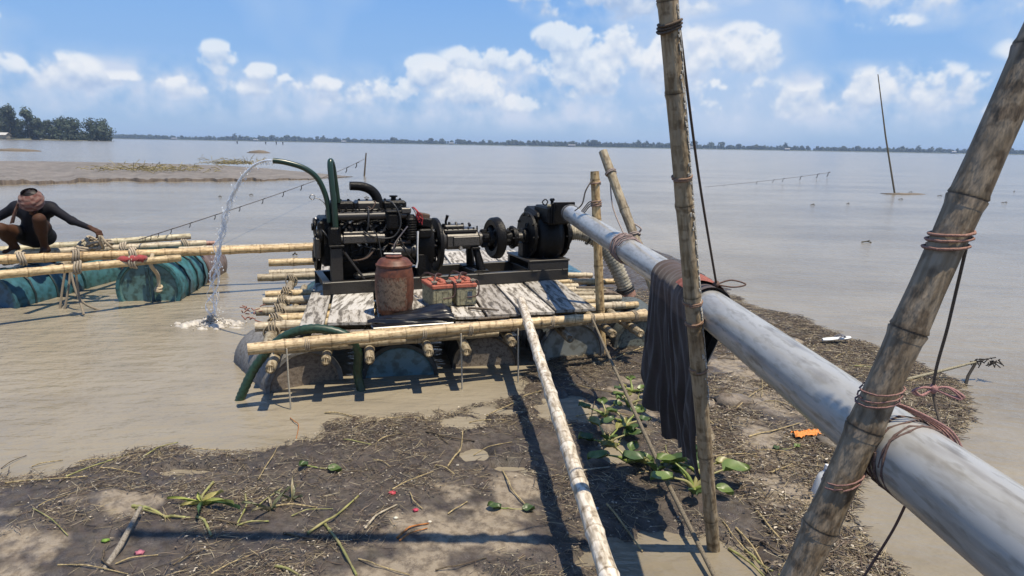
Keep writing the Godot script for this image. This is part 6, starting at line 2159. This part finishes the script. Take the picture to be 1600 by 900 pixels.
	for k in 8:
		g = Geo.new()
		var an: float = [0.2, 0.5, 2.7, 3.0, 3.4, 5.6, 1.2, 4.4][k]
		g.col = [Color(0.05, 0.10, 0.045), Color(0.33, 0.36, 0.10), Color(0.42, 0.38, 0.16)][k % 3]
		leaf_geo(g, at + Vector3(0, 0.02, 0), Vector3(cos(an + r.randf_range(-0.5, 0.5)), r.randf_range(0.0, 0.28), sin(an) * 0.5).normalized(), Vector3(r.randfn() * 0.4, 1, r.randfn() * 0.4).normalized(), r.randf_range(0.08, 0.2), r.randf_range(0.010, 0.026), 0.7, 1.0)
		part("strap_leaf", g, M.leaf, o)
	for e in [[-1.06, -3.06], [-1.13, -2.97]]:
		at = Vector3(e[0], ground(e[0], e[1]), e[1])
		o = thing("leaf_tuft", "small tuft of grey-green pointed leaves on the dark mud", "plant", at, "leaf tufts on the mud")
		for k in 5:
			g = Geo.new()
			var an := TAU * k / 5.0 + 0.4
			g.col = [Color(0.16, 0.17, 0.10), Color(0.24, 0.21, 0.13)][k % 2]
			leaf_geo(g, at, Vector3(cos(an) + r.randfn() * 0.4, r.randf_range(0.2, 1.0), sin(an)).normalized(), Vector3.UP, r.randf_range(0.05, 0.15), r.randf_range(0.007, 0.014), 0.6, 1.0)
			part("blade", g, M.leaf, o)
	# litter with a colour of its own
	var bits := [["pink_scrap", "pink plastic scrap on the mud near the broken stick", -0.58, -3.12, 0.028, Color(0.42, 0.05, 0.07)], ["pink_scrap", "small crimson scrap next to the orange root", -0.44, -2.96, 0.02, Color(0.42, 0.04, 0.08)], ["pink_scrap", "pale pink scrap beside the grey stick", -1.56, -2.60, 0.026, Color(0.40, 0.13, 0.17)], ["green_scrap", "bright green leaf scrap on the silt", -1.75, -2.68, 0.022, Color(0.16, 0.26, 0.04)], ["pebble", "small white shell on the dark mud", -0.52, -2.88, 0.016, Color(0.6, 0.57, 0.45)], ["pebble", "small cream shell near the orange root", -0.36, -2.86, 0.015, Color(0.55, 0.5, 0.4)], ["pebble", "pale round shell among the reeds", -0.28, -3.45, 0.014, Color(0.5, 0.46, 0.38)], ["foil_scrap", "crumpled grey foil scrap in the pipe's shadow", 0.42, -3.02, 0.026, Color(0.45, 0.48, 0.5)]]
	for e in bits:
		g = Geo.new()
		g.col = e[5]
		at = Vector3(e[2], ground(e[2], e[3]), e[3])
		g.blob(at + Vector3(0, e[4] * 0.25, 0), Vector3(e[4], e[4] * 0.4, e[4] * 0.8) * 0.72, rng, 0.4 if e[0] != "pebble" else 0.05, 7, 10)
		solo(e[0], g, M.plain, e[1], "scrap" if e[0] != "pebble" else "shell", at)
	at = Vector3(1.81, ground(1.81, -3.88), -3.88)
	g = Geo.new()
	g.col = Color(0.62, 0.21, 0.04)
	var wr := []
	for k in 15:
		var row := []
		for j in 9:
			var e := j / 8.0 - 0.5
			row.append(at + Vector3((k / 14.0 - 0.5) * 0.17 + e * 0.02, 0.012 + 0.035 * absf(sin(k * 1.35 + j * 0.5)) * (1.0 - absf(e)) + rng.randf() * 0.008, e * (0.06 + 0.02 * sin(k * 0.9)) - (k / 14.0) * 0.05))
		wr.append(row)
	g.grid(wr)
	solo("orange_wrapper", g, M.plain, "crumpled bright orange wrapper on the mud under the pipe", "wrapper", at)
	at = Vector3(2.95, ground(2.95, -5.97), -5.97)
	o = thing("foam_sandal", "white foam sandal lying on the debris at the water's edge", "sandal", at)
	g = Geo.new()
	g.col = Color(0.75, 0.75, 0.72)
	var rows := []
	for k in 15:
		var f := k / 14.0
		var w := 0.042 * (0.75 + 0.3 * sin(f * 5.0 + 2.4)) * sqrt(maxf(0.02, sin(PI * clampf(f, 0.03, 0.97)))) * 1.2
		var c := at + Vector3(lerpf(-0.13, 0.13, f), 0.03 + 0.02 * f, -0.02 * f)
		rows.append([c + Vector3(0, 0, w), c + Vector3(0, 0.02, w * 0.95), c + Vector3(0, 0.02, -w * 0.95), c + Vector3(0, 0, -w)])
	g.grid(rows, true)
	part("sole", g, M.plain, o)
	g = Geo.new()
	g.col = Color(0.12, 0.12, 0.14)
	wire(g, [at + Vector3(-0.01, 0.055, 0.045), at + Vector3(0.04, 0.085, 0.02), at + Vector3(0.08, 0.066, 0.0), at + Vector3(0.04, 0.085, -0.02), at + Vector3(-0.01, 0.055, -0.045)], 0.007)
	part("strap", g, M.plain, o)
	at = Vector3(1.565, ground(1.565, -3.2), -3.2)
	o = thing("plastic_bottle", "whitish plastic bottle half sunk in mud behind the thick pole", "bottle", at)
	g = Geo.new()
	g.col = Color(0.6, 0.62, 0.62)
	g.lathe([Vector2(0, 0), Vector2(0.03, 0.0), Vector2(0.033, 0.01), Vector2(0.033, 0.12), Vector2(0.028, 0.145), Vector2(0.014, 0.165), Vector2(0.013, 0.185)], Transform3D(Basis(Vector3.BACK, -0.25), at - Vector3(0, 0.03, 0)), 18)
	part("bottle_body", g, M.gloss, o)
	g = Geo.new()
	g.col = Color(0.7, 0.7, 0.7)
	g.lathe([Vector2(0.016, 0.18), Vector2(0.016, 0.2), Vector2(0, 0.2)], Transform3D(Basis(Vector3.BACK, -0.25), at - Vector3(0, 0.03, 0)), 12)
	part("bottle_cap", g, M.gloss, o)
	# snag at the water's edge: pale stick with a dark root tuft
	at = Vector3(3.0, 0.03, -5.0)
	o = thing("snag", "pale stick with a dark root tuft sticking out over the water", "snag", at)
	g = Geo.new()
	g.col = Color(0.35, 0.32, 0.22)
	g.tube([at, Vector3(3.3, 0.09, -5.05), Vector3(3.62, 0.16, -5.1)], [0.012, 0.012, 0.009], 7)
	part("stick", g, M.wood, o)
	g = Geo.new()
	g.col = Color(0.03, 0.026, 0.02)
	for k in 40:
		var p := Vector3(3.62 + r.randf_range(0, 0.16), 0.16 + r.randf_range(-0.02, 0.03), -5.1 + r.randf_range(-0.03, 0.03))
		g.tube([p, p + Vector3(r.randf_range(-0.05, 0.07), r.randf_range(-0.05, 0.02), r.randf_range(-0.03, 0.03))], 0.004, 5)
	g.tube([Vector3(3.62, 0.15, -5.1), Vector3(3.55, 0.06, -5.06), Vector3(3.5, 0.0, -5.0)], 0.012, 6)
	part("root_tuft", g, M.wood, o)
	# clods of drier mud on the river side
	for k in 12:
		var px := r.randf_range(1.3, 2.6)
		var pz := r.randf_range(-6.0, -3.6)
		if inland(Vector2(px, pz)) < 0.15: continue
		at = Vector3(px, ground(px, pz), pz)
		g = Geo.new()
		g.col = Color(0.24, 0.20, 0.15) * r.randf_range(0.7, 1.3)
		g.col.a = 1.0
		g.blob(at, Vector3(r.randf_range(0.05, 0.12), r.randf_range(0.02, 0.045), r.randf_range(0.05, 0.12)), rng, 0.3, 8, 12)
		solo("mud_clod", g, M.mud, "low clod of drying mud on the debris bank under the pipe", "clod", at, "mud clods on the bank")
